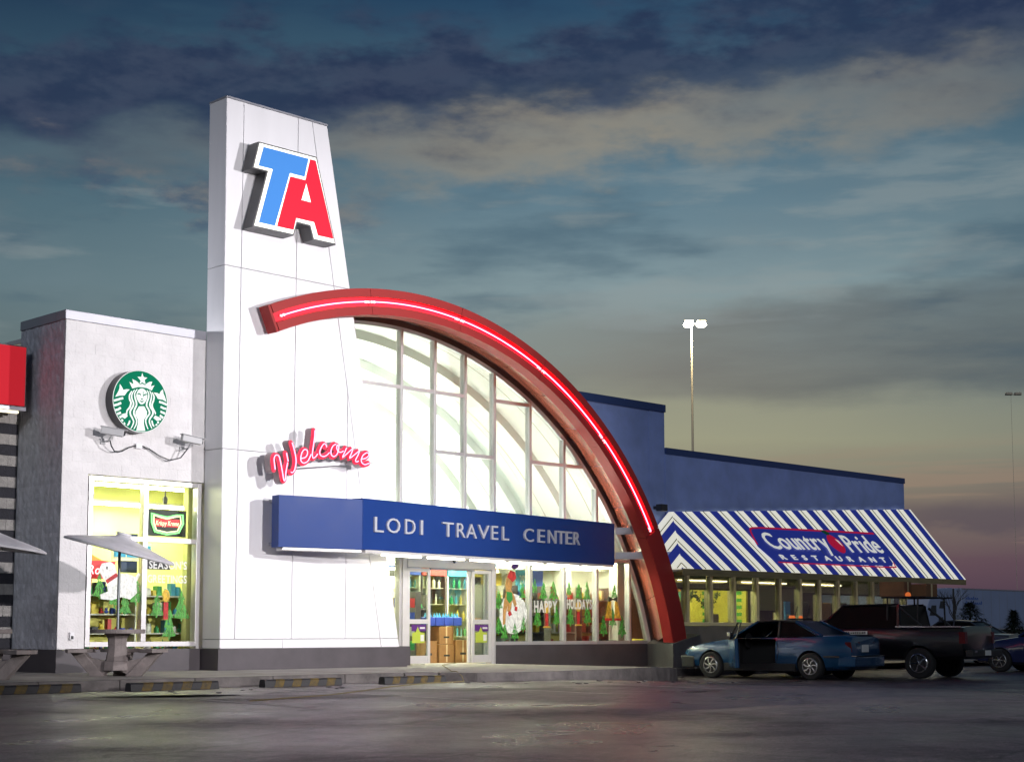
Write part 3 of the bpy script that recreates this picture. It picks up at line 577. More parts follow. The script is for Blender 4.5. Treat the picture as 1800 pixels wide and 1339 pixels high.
ob = thing('wall_outlet', (-9.80, AY, .75), 'small white outlet box low on the block wall corner', 'outlet'); B(-9.86, AY - .05, .72, -9.78, AY - .001, .86).build('box', M_PANEL, ob, bevel=.006); B(-9.845, AY - .058, .74, -9.80, AY - .0505, .80).build('cover', M_CAMD, ob)
# ================================================================== ARCH
AC, ARI, ARO, AYF = (-2.63, -1.22), 8.60, 9.14, -1.75
GC, GR = (-2.03, -1.65), 9.25
M_RED = mat('red_enamel', (.34, .028, .026), .5, var=.06, vs=2, spec=.2); M_REDCH = mat('neon_channel_red', (.75, .025, .05), .5, spec=.2); M_SOF = mat('soffit_enamel', (.52, .13, .085), .12, var=.12, vs=1.5)
arch = thing('neon_arch', (6.0, -1.6, .6), 'big red neon-lined quarter arch sweeping from the tower to the ground', 'arch')
def ap(r, deg, y): a = radians(deg); return (AC[0] + r * cos(a), y, AC[1] + r * sin(a))
def ring(r0, r1, y0, y1, d0, d1, n):
    mb = MB(); rows = []
    for i in range(n + 1):
        d = d0 + (d1 - d0) * i / n; rows.append([ap(r0, d, y0), ap(r1, d, y0), ap(r1, d, y1), ap(r0, d, y1), ap(r0, d, y0)])
    mb.grid(rows); k = len(mb.v)
    mb.f += [(0, 1, 2, 3), (k - 5, k - 4, k - 3, k - 2)]; return mb
segs = [113.9, 97.7, 81.4, 64.2, 48.0, 30.2]
RC0, RC1 = 8.775, 8.965
for i in range(5):
    d1, d0 = segs[i] - .03, segs[i + 1] + .03; n = 14
    ring(RC1, ARO, AYF, AYF + .30, d0, d1, n).build('face_panel', M_RED, arch, smooth=True)
    ring(ARI, RC0, AYF, AYF + .30, d0, d1, n).build('face_panel', M_RED, arch, smooth=True)
    ring(RC0, RC1, AYF + .10, AYF + .29, d0, d1, n).build('neon_channel', M_REDCH, arch, smooth=True)
    e0, e1 = d0 + .25, d1 - .25 - (1.0 if i == 0 else 0)
    pts = [ap(8.87, e0 + (e1 - e0) * k / 24, AYF + .03) for k in range(25)]
    MB().tube(pts, .0115, 8).build('neon_tube', emat('neon_red', (1.0, .055, .11), 26.0), arch, smooth=True)
    for e in (e0, e1):
        for dd in (0, .45): B(*[c - .022 for c in ap(8.87, e + (dd if e == e0 else -dd), AYF + .06)], *[c + .022 for c in ap(8.87, e + (dd if e == e0 else -dd), AYF + .05)]).build('tube_holder', emat('holder_glow', (1, .5, .55), 1.2, (.8, .7, .7)), arch)
B(*[c - .001 for c in ap(8.87, 30, AYF + .1)], *[c + .001 for c in ap(8.87, 30, AYF + .1)])
lowd = math.degrees(math.asin((.60 - AC[1]) / ARO))
rows = []
mb = MB(); n = 10
for i in range(n + 1):
    t = i / n; do = 30.1 + (math.degrees(math.asin((.60 - AC[1]) / ARO)) - 30.1) * t; di = 30.1 + (math.degrees(math.asin((.60 - AC[1]) / ARI)) - 30.1) * t
    rows.append([ap(ARI, di, AYF), ap(ARO, do, AYF), ap(ARO, do, AYF + .30), ap(ARI, di, AYF + .30), ap(ARI, di, AYF)])
mb.grid(rows); mb.f += [(0, 1, 2, 3), tuple(len(mb.v) - k for k in (5, 4, 3, 2))]; mb.build('foot_panel', M_RED, arch, smooth=True)
MB().add([ap(ARI, 114.0, AYF), ap(ARO, 114.0, AYF), ap(ARO, 114.0, AYF + .3), ap(ARI, 114.0, AYF + .3), ap(ARI, 114.35, AYF), ap(ARO, 114.35, AYF), ap(ARO, 114.35, AYF + .3), ap(ARI, 114.35, AYF + .3)], [(0, 1, 2, 3), (4, 5, 6, 7), (0, 1, 5, 4), (1, 2, 6, 5), (2, 3, 7, 6), (3, 0, 4, 7)]).build('end_cap', M_RED, arch)
# outer roof skin and soffit between arch and glazing
def gp(r, deg, y): a = radians(deg); return (GC[0] + r * cos(a), y, GC[1] + r * sin(a))
dS = [100, 92, 84, 76, 68, 60, 52, 44, 36, 28, 20, 13.0]
for i in range(len(dS) - 1):
    a, b = dS[i] - .05, dS[i + 1] + .05; rows = []
    for k in range(9):
        d = a + (b - a) * k / 8; p0 = Vector(ap(ARI + .012, d, AYF + .31)); p1 = Vector(gp(GR + .145, d + .6, -.058))
        rows.append([p0 + (p1 - p0) * (j / 6) + Vector((0, 0, .006 * sin(j * 2.1 + i * 1.7 + k * .6))) for j in range(7)])
    MB().grid(rows).build('soffit_panel', M_SOF, arch, smooth=True, fixn=False)
rows = []
for k in range(61):
    d = 13 + (101 - 13) * k / 60; rows.append([Vector(ap(ARO - .01, d, AYF + .305)), Vector(gp(GR + .62, d + .6, .0)), Vector(gp(GR + .66, d + .6, 1.2))])
MB().grid(rows).build('roof_skin', mat('roof_maroon', (.06, .02, .025), .6), arch, smooth=True, fixn=False)
# foot plinth with battered flank
M_PL2 = mat('plinth_concrete', (.10, .095, .10), .7, var=.3, vs=2, bump=.3)
MB().hexa([(5.66, -1.84, -.1), (6.75, -1.84, -.1), (7.6, .1, -.1), (6.9, .1, -.1), (5.66, -1.84, .57), (6.75, -1.84, .80), (7.6, .1, .85), (6.9, .1, .56)]).build('plinth', M_PL2, arch, bevel=.01)

# ================================================================== GLAZED FRONT
cw = thing('glazed_front', (1.5, 0, .15), 'tall glazed shop front with pale mullions under the curved arch', 'glass wall')
M_DKF = mat('dark_bronze_frame', (.13, .12, .12), .35, metal=.4, var=.1)
def gz(x): return GC[1] + sqrt(max(0, GR * GR - (x - GC[0]) ** 2))
def gx(z): return GC[0] + sqrt(max(0, GR * GR - (z - GC[1]) ** 2))
for i in range(12):
    d0 = 13.6 + (103 - 13.6) * i / 12; d1 = 13.6 + (103 - 13.6) * (i + 1) / 12; rows = []
    for k in range(7):
        d = d0 + (d1 - d0) * k / 6; rows.append([gp(GR, d, -.06), gp(GR + .14, d, -.06), gp(GR + .14, d, .12), gp(GR, d, .12), gp(GR, d, -.06)])
    MB().grid(rows).build('curved_frame', M_DKF, cw, smooth=True)
    rows = []
    for k in range(7):
        d = d0 + (d1 - d0) * k / 6; rows.append([gp(GR - .07, d, -.03), gp(GR - .002, d, -.075), gp(GR - .002, d, .10), gp(GR - .07, d, .10), gp(GR - .07, d, -.03)])
    MB().grid(rows).build('inner_trim', M_FRAME, cw, smooth=True)
MUL = [-1.52, -.52, .42, 1.36, 2.56, 3.74, 4.92, 6.15]
SILL, HEAD, LOWH = .56, 2.70, 2.55
for x in MUL:
    zt = gz(x) - .05; zb = LOWH if -1.6 < x < 1.3 and x not in (-1.52,) else SILL
    if x in (-.52, .42): zb = 2.78
    if x in (-1.52, 1.36): zb = .10
    B(x - .035, -.07, zb, x + .035, .09, zt).build('mullion', M_FRAME, cw, bevel=.004)
TR = {6.25: [(-3.9, -1.52), (-1.52, -.52), (-.52, .42), (1.36, 2.56)], 4.9: [(-.52, .42), (.42, 1.36), (2.56, 3.74), (3.74, 4.92)], 2.62: [(-3.4, -1.52), (1.36, 2.56), (2.56, 3.74), (3.74, 4.92), (4.92, 6.15)], SILL + .04: [(1.36, 2.56), (2.56, 3.74), (3.74, 4.92), (4.92, 6.15), (6.15, 6.86)], SILL + .041: [(-2.7, -1.52)]}
for z, sp in TR.items():
    for a, b in sp: B(a + .037, -.06, z - .04, min(b - .037, gx(z + .04) - .05), .08, z + .04).build('transom', M_FRAME, cw, bevel=.004)
edges = [-3.9] + MUL + [6.9]
UP = {}
for i in range(len(edges) - 1):
    a, b = edges[i] + .036, edges[i + 1] - .036; cuts = sorted([z for z, sp in TR.items() for s0, s1 in sp if abs(s0 - edges[i]) < .01 or (edges[i] == -3.9 and s1 == -1.52)])
    lo = 2.78 if -1.6 < edges[i] < 1.3 else (SILL + .08)
    if edges[i] < -1.6: lo = .64
    cuts = [c for c in cuts if c > lo + .1]
    zs = [lo] + [c for cc in cuts for c in (cc - .04, cc + .04)] + [99]
    for k in range(0, len(zs), 2):
        z0, z1 = zs[k], zs[k + 1]
        if b <= a or z0 > gz(a if a > GC[0] else b) - .1: continue
        top = []
        for q in range(9):
            x = a + (b - a) * q / 8; top.append((x, min(z1, max(gz(min(x, 7.21)) - .06, z0 + .01))))
        poly = [(a, z0), (b, z0)] + top[::-1]
        clean = [poly[0]]
        for p in poly[1:]:
            if (Vector(p) - Vector(clean[-1])).length > 1e-3: clean.append(p)
        UP[i, k // 2] = MB().prism(clean, front(0.0), 0, -.008).build('pane', M_GLASS, cw)
for a, b in ((1.395, 6.93),): B(a, -.10, -.05, b, .10, SILL).build('plinth', M_PLINTH, cw, bevel=.005)
B(-2.40, -.45, .02, -1.56, .10, SILL - .003).build('plinth', M_PLINTH, cw)
# ------------------------------------------------------------------ entrance doors
dr = thing('sliding_doors', (0, 0, .15), 'white framed automatic sliding entrance doors standing open under the blue sign', 'door')
M_DW = mat('door_white', (.74, .72, .70), .35, metal=.2, var=.04)
B(-1.48, -.10, .13, -1.36, .10, 2.70).build('jamb', M_DW, dr, bevel=.004); B(1.225, -.10, .13, 1.322, .10, 2.70).build('jamb', M_DW, dr, bevel=.004)
B(-1.355, -.13, 2.28, 1.22, .10, 2.70).build('header', M_DW, dr, bevel=.006)
B(-.68, -.131, 2.235, .66, -.05, 2.279).build('track_cover', M_CAP, dr)
MB().prism([(-.05, 2.50), (.05, 2.50), (0, 2.40)], front(-.131), .05, 0).build('sensor', M_CAMD, dr)
def leaf(x0, x1, y, nm, lab=None):
    z0, z1 = .17, 2.265; l = B(x0, y, z0, x0 + .075, y + .05, z1).build(nm, M_DW, dr, bevel=.003)
    B(x1 - .075, y, z0, x1, y + .05, z1).build('stile', M_DW, l, bevel=.003)
    for a, b in ((z0, z0 + .17), (1.04, 1.14), (z1 - .08, z1)): B(x0 + .077, y + .002, a, x1 - .077, y + .048, b).build('rail', M_DW, l, bevel=.003)
    p1 = B(x0 + .077, y + .02, z0 + .172, x1 - .077, y + .026, 1.038).build('pane', M_GLASS, l); B(x0 + .077, y + .02, 1.142, x1 - .077, y + .026, z1 - .082).build('pane', M_GLASS, l)
    return l
la = leaf(-1.35, -.66, -.09, 'door_leaf'); lb = leaf(.62, 1.22, -.09, 'door_leaf'); leaf(-1.28, -.60, -.02, 'sliding_leaf'); leaf(.56, 1.16, -.02, 'sliding_leaf')
M_PUR = mat('purple_print', (.10, .02, .18), .5); M_LIME = mat('lime_print', (.45, .55, .06), .5); M_WHT = mat('white_print', (.75, .75, .72), .5); M_GRNP = mat('green_print', (.04, .30, .06), .5); M_REDP = brushed('red_print', (.55, .03, .03), .1, .6); M_YELP = brushed('yellow_print', (.70, .45, .04), .1, .5); M_BLKP = mat('black_print', (.02, .02, .02), .5); M_BLUP = mat('blue_print', (.04, .12, .45), .5); M_TAN = brushed('tan_print', (.55, .30, .09), .12, .65)
for l, x in ((la, -1.0), (lb, .92)):
    f = front(-.094)
    MB().prism([(x - .22, .88), (x + .2, .88), (x + .2, 1.02), (x - .22, 1.02)], f, .004, 0).build('sticker', M_PUR, l); MB().prism([(x - .20, .62), (x + .16, .62), (x + .16, .84), (x + .02, .86), (x - .04, .98), (x - .10, .86), (x - .2, .84)], f, .007, .0045).build('sticker', M_LIME, l)
    MB().prism([(x + .04, .66), (x + .14, .66), (x + .14, .80), (x + .04, .80)], f, .010, .0075).build('sticker', M_WHT, l); MB().prism([(x + .02, .93), (x + .17, .93), (x + .17, .97), (x + .02, .97)], f, .007, .0045).build('sticker', M_WHT, l)
# ================================================================== SHOP INTERIOR BEHIND THE GLASS
M_IW = mat('interior_white', (.78, .80, .72), .7, var=.05); M_IY = mat('interior_yellow', (.70, .62, .16), .7, var=.08); M_IF = mat('shop_floor', (.45, .42, .34), .35, var=.15); M_IC = mat('interior_ceiling', (.74, .76, .66), .8, var=.04); M_VA = mat('vault_paint', (.84, .86, .80), .75, var=.03)
shop = thing('shop_hall', (1.5, 4, .15), 'brightly lit shop hall with stepped vaulted ceiling behind the glass', 'shop hall')
MB().grid([[(-5, .12, .148), (7.4, .12, .148)], [(-5, 8, .148), (7.4, 8, .148)]]).build('floor', M_IF, shop)
B(-6, 7.0, .15, 7.4, 7.2, 2.7).build('back_wall', M_IY, shop)
B(-6, 8.3, 2.9, 8.4, 8.5, 7.6).build('back_wall', M_IW, shop)
B(6.62, .75, .15, 6.72, 7.0, 2.68).build('side_wall', M_IW, shop)
B(-5, 1.15, 2.70, 7.2, 8.2, 2.86).build('ceiling', M_IC, shop)
B(-5, 1.0, 2.40, 7.2, 1.14, 3.0).build('bulkhead', M_IW, shop)
NR = 6
def vr(k): return GR + .18 - .22 * k
def vy(k): return .16 + 1.35 * k
for k in range(NR):
    rows = [];
    for i in range(49):
        d = 27 + (112 - 27) * i / 48; rows.append([gp(vr(k), d, vy(k)), gp(vr(k), d, vy(k + 1))])
    MB().grid(rows).build('vault_step', M_VA, shop, smooth=True, fixn=False)
    rows = []
    for i in range(49):
        d = 27 + (112 - 27) * i / 48; rows.append([gp(vr(k), d, vy(k + 1)), gp(vr(k + 1), d, vy(k + 1))])
    MB().grid(rows).build('vault_riser', M_VA, shop, fixn=False)
    for i in range(0):
        pass
    # slim shadow gap line along each step
    rows = []
    for i in range(49):
        d = 27 + (112 - 27) * i / 48; rows.append([gp(vr(k) - .004, d, vy(k) + .60), gp(vr(k) - .004, d, vy(k) + .625)])
    MB().grid(rows).build('vault_joint', mat('vault_joint', (.22, .25, .18), .8), shop, fixn=False)
M_TUBE = emat('fluorescent', (1, 1, .70), 92.0, (.8, .8, .7)); M_UP = emat('uplight', (.97, 1, .93), 52.0, (.8, .8, .7))
def lamp_box(name, x0, y0, z0, x1, y1, z1, m, label, grp):
    t = thing(name, ((x0 + x1) / 2, (y0 + y1) / 2, z0), label, 'light', grp); B(x0, y0, z0, x1, y1, z1).build('tube', m, t)
    up = m is M_UP; zz = (z0 - .05, z0 - .003) if up else (z1 + .003, z1 + .05)
    B(x0 - .05, y0 - .05, zz[0], x1 + .05, y1 + .05, zz[1]).build('housing', M_DW, t); return t
lamp_box('assumed_uplight_trough', -4.6, .60, 2.95, -1.2, .85, 3.01, M_UP, 'assumed white uplight trough hidden behind the blue name sign, tower end', 'assumed uplight troughs on the shop ledge')  # assumed lamps, kept out of sight, added to light the vault
lamp_box('assumed_uplight_trough', -.8, .60, 2.95, 5.0, .85, 3.01, M_UP, 'assumed white uplight trough hidden behind the blue name sign, arch end', 'assumed uplight troughs on the shop ledge')
lamp_box('assumed_uplight_trough', -4.5, 4.3, 3.0, 6, 4.6, 3.06, M_UP, 'assumed white uplight trough deep on the shop ledge, out of sight', 'assumed uplight troughs on the shop ledge')
for i, x in enumerate((-3.9, -1.9, .4, 2.7, 5.0)):
    for j, y in enumerate((2.0, 4.4)):
        lamp_box('ceiling_light', x - .6, y, 2.66, x + .6, y + .3, 2.695, M_TUBE, 'fluorescent ceiling light in the shop, %s from the tower, %s row' % (('first', 'second', 'third', 'fourth', 'fifth')[i], ('front', 'back')[j]), 'shop ceiling lights')
# a strip above the window line
lamp_box('ceiling_light', 1.5, .45, 2.62, 6.2, .6, 2.66, M_TUBE, 'long fluorescent strip just inside the shop windows', 'shop ceiling lights')
lamp_box('ceiling_light', -1.3, .45, 2.78, 1.2, .6, 2.82, M_TUBE, 'long fluorescent strip just inside the sliding doors', 'shop ceiling lights')
for i, (x, y) in enumerate(((6.3, .50), (4.93, 1.1), (-3.9, 1.2))): tag(B(x - .14, y - .14, .15, x + .14, y + .14, 2.69).build('column', M_IW, loc=(x, y, .15), bevel=.01), ('pale square column inside the rightmost shop window', 'pale square column behind the third shop window', 'pale square column behind the tower')[i], 'column')
PAL = [mat('goods_%d' % i, c, .5, var=.15, vs=12) for i, c in enumerate([(.5, .03, .03), (.03, .07, .4), (.03, .3, .08), (.6, .45, .04), (.65, .63, .58), (.02, .02, .02), (.35, .18, .06), (.05, .3, .45), (.45, .25, .4), (.7, .55, .3)])]
PN = ['red', 'dark blue', 'green', 'yellow', 'white', 'black', 'brown', 'teal', 'mauve', 'tan']
M_SHELF = mat('shelf_metal', (.55, .53, .45), .5, metal=.2); M_SHD = mat('shelf_dark', (.06, .05, .05), .6)
def shelf(name, label, x0, x1, y, levels, d=.38, m=M_SHELF, along='x'):
    t = thing(name, ((x0 + x1) / 2, y, .15), label, 'shelf', 'shop shelving')
    top = levels[-1] + .32
    for x in (x0, x1 - .03): B(x, y, .15, x + .03, y + d, top).build('upright', m, t)
    B(x0 + .031, y + d - .02, .2, x1 - .031, y + d, top - .25).build('back_panel', M_IY, t)
    for z in levels: B(x0 + .031, y, z - .025, x1 - .031, y + d - .021, z).build('shelf_board', m, t)
    return t
def goods(x0, x1, y, z, where, pal, hmin=.10, hmax=.24, kind=None):
    x = x0
    while x < x1 - .06:
        w = random.uniform(.07, .17); h = random.uniform(hmin, hmax); c = random.choice(pal); k = kind or random.choice(('box', 'box', 'bottle', 'jar', 'plush_toy'))
        dpt = random.uniform(.1, .2); cx = x + w / 2
        if k == 'box': o = B(x, y, z, x + w, y + dpt, z + h).build('goods_box', PAL[c], loc=(cx, y, z), bevel=.006); lb = 'boxed item'; ct = 'box'
        elif k == 'bottle':
            r = w * .3; o = MB().lathe([(r, 0), (r, h * .6), (r * .9, h * .68), (r * .35, h * .82), (r * .35, h), (0, h)], (cx, y + r, z), 12).build('bottle', PAL[c], loc=(cx, y, z), smooth=True); lb = 'bottle'; ct = 'bottle'
        elif k == 'jar':
            r = w * .4; o = MB().lathe([(r * .9, 0), (r, .01), (r, h * .55), (r * .8, h * .62), (r * .85, h * .64), (r * .85, h * .72), (0, h * .72)], (cx, y + r, z), 12).build('jar', PAL[c], loc=(cx, y, z), smooth=True); lb = 'jar'; ct = 'jar'
        else:
            r = w * .42; mb = MB()
            mb.lathe([(0, 0), (r * .8, r * .25), (r, r * .8), (r * .75, r * 1.4), (0, r * 1.6)], (cx, y + r, z), 12); mb.lathe([(0, r * 1.4), (r * .55, r * 1.6), (r * .7, r * 2.1), (r * .5, r * 2.6), (0, r * 2.75)], (cx, y + r, z), 12)
            for sx in (-1, 1): mb.lathe([(0, 0), (r * .25, r * .15), (r * .2, r * .4), (0, r * .5)], (cx + sx * r * .5, y + r, z + r * 2.45), 8); mb.tube([(cx + sx * r * .7, y + r * .7, z + r * 1.2), (cx + sx * r * 1.15, y + r * .2, z + r * .7)], r * .26, 8)
            o = mb.build('plush_toy', PAL[c], loc=(cx, y, z), smooth=True); lb = 'plush toy'; ct = 'toy'
        tag(o, '%s %s %s' % (PN[c], lb, where), ct, 'goods ' + where); x += w + random.uniform(.01, .07)
LV = [.45, .85, 1.25, 1.65]
for i, (a, b) in enumerate(((1.5, 2.45), (2.68, 3.62), (3.85, 4.8), (5.0, 6.05))):
    wn = ('first', 'second', 'third', 'fourth')[i]
    shelf('display_shelf', 'metal display shelf with goods behind the %s window right of the doors' % wn, a, b, .50 + .02 * i, LV, m=M_SHD if i in (1, 3) else M_SHELF)
    for j, z in enumerate(LV): goods(a + .06, b - .06, .53 + .02 * i, z + .002, 'on the %s shelf behind the %s window right of the doors' % (('lowest', 'second', 'third', 'top')[j], wn), [[5, 2, 6, 4, 3], [0, 1, 5, 4, 3], [0, 7, 4, 3, 8], [5, 3, 4, 9, 0]][i], .14, .32)
# doorway contents
tag(B(-.22, .9, .15, -.06, 1.5, 1.78).build('post', M_SHD, loc=(-.14, .9, .15)), 'dark rack post seen through the open doorway', 'post')
rk = shelf('wire_rack', 'tall wire rack of papers in the open doorway', -.05, .5, 1.3, [.5, .95, 1.4], m=M_SHD); goods(.0, .46, 1.32, .952, 'on the rack in the open doorway', [4, 5, 7], .2, .38, 'box'); goods(.0, .46, 1.32, 1.402, 'on top of the rack in the open doorway', [4, 5, 2], .12, .3)
for i, (x, z, w, h) in enumerate(((.38, .152, .46, .42), (.38, .58, .44, .40), (.90, .152, .45, .52), (-.2, .152, .5, .5))):
    t = thing('carton', (x, .9, z), ('brown cardboard carton on the floor inside the open doorway', 'brown cardboard carton stacked on another inside the doorway', 'brown cardboard carton behind the right door leaf', 'brown carton beside the dark rack post')[i], 'carton', 'cartons inside the doorway')
    B(x, .75, z, x + w, 1.15, z + h).build('box', PAL[6], t, bevel=.006); B(x + w * .45, .748, z + .02, x + w * .55, .7495, z + h).build('tape', PAL[9], t); B(x + w * .3, .7475, z + h * .35, x + w * .7, .7492, z + h * .45).build('handle_slot', M_BLKP, t)
for i, x in enumerate((.02, .30, .58, .86)):
    t = thing('bottle_crate', (x + .13, .9, 1.0), '%s of four blue water bottle packs stacked inside the doorway' % ('first', 'second', 'third', 'fourth')[i], 'bottle pack', 'blue bottle packs inside the doorway')
    B(x, .78, 1.0, x + .26, 1.06, 1.2).build('wrap', PAL[1], t, bevel=.02)
    for k in range(3): MB().lathe([(.035, 0), (.03, .03), (.014, .06), (.014, .09), (0, .09)], (x + .05 + .08 * k, .9, 1.201), 10).build('bottle_neck', PAL[7], t, smooth=True)
t = thing('snack_stand', (-1.0, 1.1, .15), 'white snack display stand behind the left door leaf', 'display stand'); B(-1.30, 1.1, .15, -.80, 1.5, 1.0).build('cabinet', M_IW, t, bevel=.01); B(-1.27, 1.13, 1.0, -.85, 1.45, 1.04).build('top', M_SHD, t)
for k in range(4): MB().tube([(-1.25 + .11 * k, 1.09, .86), (-1.22 + .11 * k, 1.03, .80), (-1.24 + .11 * k, 1.02, .72)], .012).build('hook', M_SHD, t)
goods(-1.26, -.86, 1.16, 1.042, 'on the white stand behind the left door leaf', [2, 3, 4, 0], .15, .32)
B_ = thing('menu_banner', (-.9, 2.2, 1.5), 'yellow and green banner hanging behind the left door leaf', 'banner'); B(-1.35, 2.2, 1.55, -.65, 2.22, 2.2).build('cloth', PAL[3], B_); B(-1.30, 2.195, 1.7, -.80, 2.199, 2.05).build('print', M_GRNP, B_)
hs = thing('hanging_sign', (2.0, .8, 2.45), 'blue hanging sign with white letters AURAN visible inside the shop', 'sign')
B(1.05, .80, 2.40, 2.35, .83, 2.68).build('board', mat('sign_teal', (.05, .25, .42), .5, emit=(.05, .25, .42), es=.25), hs); B(1.05, .795, 2.345, 2.35, .83, 2.398).build('stripe', mat('orange_print', (.75, .22, .05), .5), hs)
text_parts('RESTAURANT', .62, 2.5, 2.45, .17, front(.80), .006, .001, M_WHT, hs, off=.02)
for i, x in enumerate((.9, 1.75, 2.6, 3.45)):
    t = thing('drinks_cooler', (x + .4, 2.9, .15), '%s drinks cooler from the left, glass fronted, against the shop back' % ('first', 'second', 'third', 'fourth')[i], 'cooler', 'drinks coolers in the shop')
    for a, b in ((x, x + .04), (x + .76, x + .80)): B(a, 2.9, .15, b, 3.5, 2.25).build('side', M_SHD if i % 2 else M_DW, t)
    B(x + .041, 3.45, .15, x + .759, 3.5, 2.25).build('back', M_IW, t); B(x, 2.88, 2.252, x + .80, 3.5, 2.52).build('header', PAL[(1, 0, 7, 3)[i]], t); B(x + .041, 2.9, .15, x + .759, 3.45, .35).build('base', M_SHD, t)
    for z in (.75, 1.15, 1.55, 1.95): B(x + .042, 2.95, z - .02, x + .758, 3.44, z).build('shelf_board', M_SHELF, t)
    B(x + .03, 2.892, .36, x + .77, 2.898, 2.24).build('door_pane', M_GLASS, t)
    for j, z in enumerate((.352, .752, 1.152, 1.552, 1.952)): goods(x + .07, x + .74, 3.0, z, 'in the %s drinks cooler, %s shelf' % (('first', 'second', 'third', 'fourth')[i], ('bottom', 'second', 'third', 'fourth', 'top')[j]), [[1, 7, 4], [0, 4, 5], [2, 3, 7], [3, 9, 4]][i], .2, .28, 'bottle')
t = thing('checkout_counter', (-.9, 3.0, .15), 'cream checkout counter deep inside the left door leaf', 'counter'); B(-2.2, 3.0, .15, .3, 3.6, 1.1).build('body', M_IW, t, bevel=.01); B(-2.25, 2.95, 1.102, .35, 3.65, 1.15).build('top', PAL[6], t, bevel=.01); B(-1.0, 3.1, 1.152, -.6, 3.45, 1.42).build('till', M_SHD, t, bevel=.02)
for i, (x, z) in enumerate(((-.3, 1.85), (.5, 1.9))):
    t = thing('promo_board', (x, 2.4, z), ('yellow promotion board hanging over the checkout', 'white promotion board hanging inside the open doorway')[i], 'board'); B(x - .3, 2.4, z, x + .3, 2.42, z + .5).build('sheet', (PAL[3], M_IW)[i], t); B(x - .24, 2.394, z + .28, x + .24, 2.399, z + .42).build('print', (M_BLUP, M_BLKP)[i], t)
for i, (x, y, c) in enumerate(((-.55, .85, 4), (-.95, .62, 9))):
    t = thing('spinner_rack', (x, y, .15), ('white wire spinner rack just inside the left door leaf', 'tan wire spinner rack beside the tower pane')[i], 'rack'); MB().tube([(x, y, .15), (x, y, 1.7)], .02, 8).build('post', M_SHD, t); MB().lathe([(.2, 0), (.2, .03), (0, .03)], (x, y, .152), 14).build('foot', M_SHD, t)
    for k in range(4):
        for q in range(4):
            a = q * pi / 2 + .4; B(x + .14 * cos(a) - .06, y + .14 * sin(a) - .03, .45 + .32 * k, x + .14 * cos(a) + .06, y + .14 * sin(a) + .03, .66 + .32 * k).build('card', PAL[(c, 1, 0, 2)[(q + k) % 4]], t)
# wall clutter behind: price board, posters
for i, (x, c, w, h, z) in enumerate(((4.0, 7, .5, .8, 1.6), (2.9, 3, .7, .3, 2.0), (4.55, 1, .35, .45, 1.95), (-2.1, 3, .5, .9, 1.3))):
    t = thing('poster', (x, 1.9, z), ('teal poster with price digits behind the third shop window', 'yellow poster high behind the second shop window', 'blue poster high behind the third shop window', 'yellow panel behind the narrow pane beside the tower')[i], 'poster'); B(x - w / 2, 1.62, z, x + w / 2, 1.64, z + h).build('sheet', PAL[c], t)
    if i == 0: text_parts('2927', x - .12, x + .22, z + .45, .22, front(1.62), .006, .001, M_WHT, t, 'digit', off=.02); text_parts('26', x - .05, x + .18, z + .12, .18, front(1.62), .006, .001, M_WHT, t, 'digit', off=.02)
# ---- window paint: decals are stuck on the panes
def tree_shape(x, z, h): 
    w = h * random.uniform(.24, .34); j = lambda p: (p[0] + random.gauss(0, h * .018), p[1] + random.gauss(0, h * .018)); return [j(p) for p in [(x - w * .12, z), (x + w * .12, z), (x + w * .12, z + h * .12), (x + w, z + h * .12), (x + w * .45, z + h * .42), (x + w * .72, z + h * .42), (x + w * .3, z + h * .7), (x + w * .45, z + h * .7), (x, z + h), (x - w * .45, z + h * .7), (x - w * .3, z + h * .7), (x - w * .72, z + h * .42), (x - w * .45, z + h * .42), (x - w, z + h * .12), (x - w * .12, z + h * .12)]]
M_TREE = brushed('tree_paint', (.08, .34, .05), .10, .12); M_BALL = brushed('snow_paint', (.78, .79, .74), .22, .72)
G0 = front(-.004)
def pane_of(x): 
    i = max(k for k in range(len(edges) - 1) if edges[k] <= x); return UP[i, 0]
def dec(name, pts, m, w=.004, hole=None, par=None): return MB().prism(pts, G0, w, w - .003, hole).build(name, m, par or pane_of(sum(p[0] for p in pts) / len(pts)))
for x, z, h in ((1.55, 1.35, .5), (2.32, 1.62, .45), (1.55, .80, .4), (1.75, .66, .42), (2.08, .66, .42), (2.36, .85, .42), (2.75, 1.75, .38), (3.05, 1.6, .45), (3.4, 1.6, .5), (2.85, .95, .55), (3.5, 1.0, .5), (3.95, 1.7, .42), (4.3, 1.62, .42), (4.6, 1.6, .5), (4.0, .98, .55), (4.62, 1.0, .6), (5.62, 1.65, .4), (5.2, .75, .5), (5.55, .95, .55), (5.9, .72, .55)):
    dec('tree_decal', tree_shape(x, z, h), M_TREE)
bc = (2.03, 1.28); dec('snowball_decal', [(bc[0] + .45 * cos(a * pi / 16) * (1 + .05 * sin(a * 2.3)), bc[1] + .47 * sin(a * pi / 16)) for a in range(32)], M_BALL, .003)
dec('snowball_line', [(bc[0] + .05 + .29 * cos(a * pi / 12), bc[1] - .02 + .34 * sin(a * pi / 12)) for a in range(24)], PAL[4], .006, [(bc[0] + .05 + .275 * cos(a * pi / 12), bc[1] - .02 + .325 * sin(a * pi / 12)) for a in range(24)])
gb = [(1.80, 2.12), (1.93, 2.16), (1.99, 2.0), (1.95, 1.84), (2.06, 1.70), (2.14, 1.50), (2.07, 1.44), (1.98, 1.60), (1.96, 1.42), (1.90, 1.30), (1.82, 1.35), (1.85, 1.5), (1.78, 1.30), (1.76, 1.05), (1.68, 1.02), (1.68, 1.35), (1.72, 1.6), (1.80, 1.78), (1.76, 1.95)]
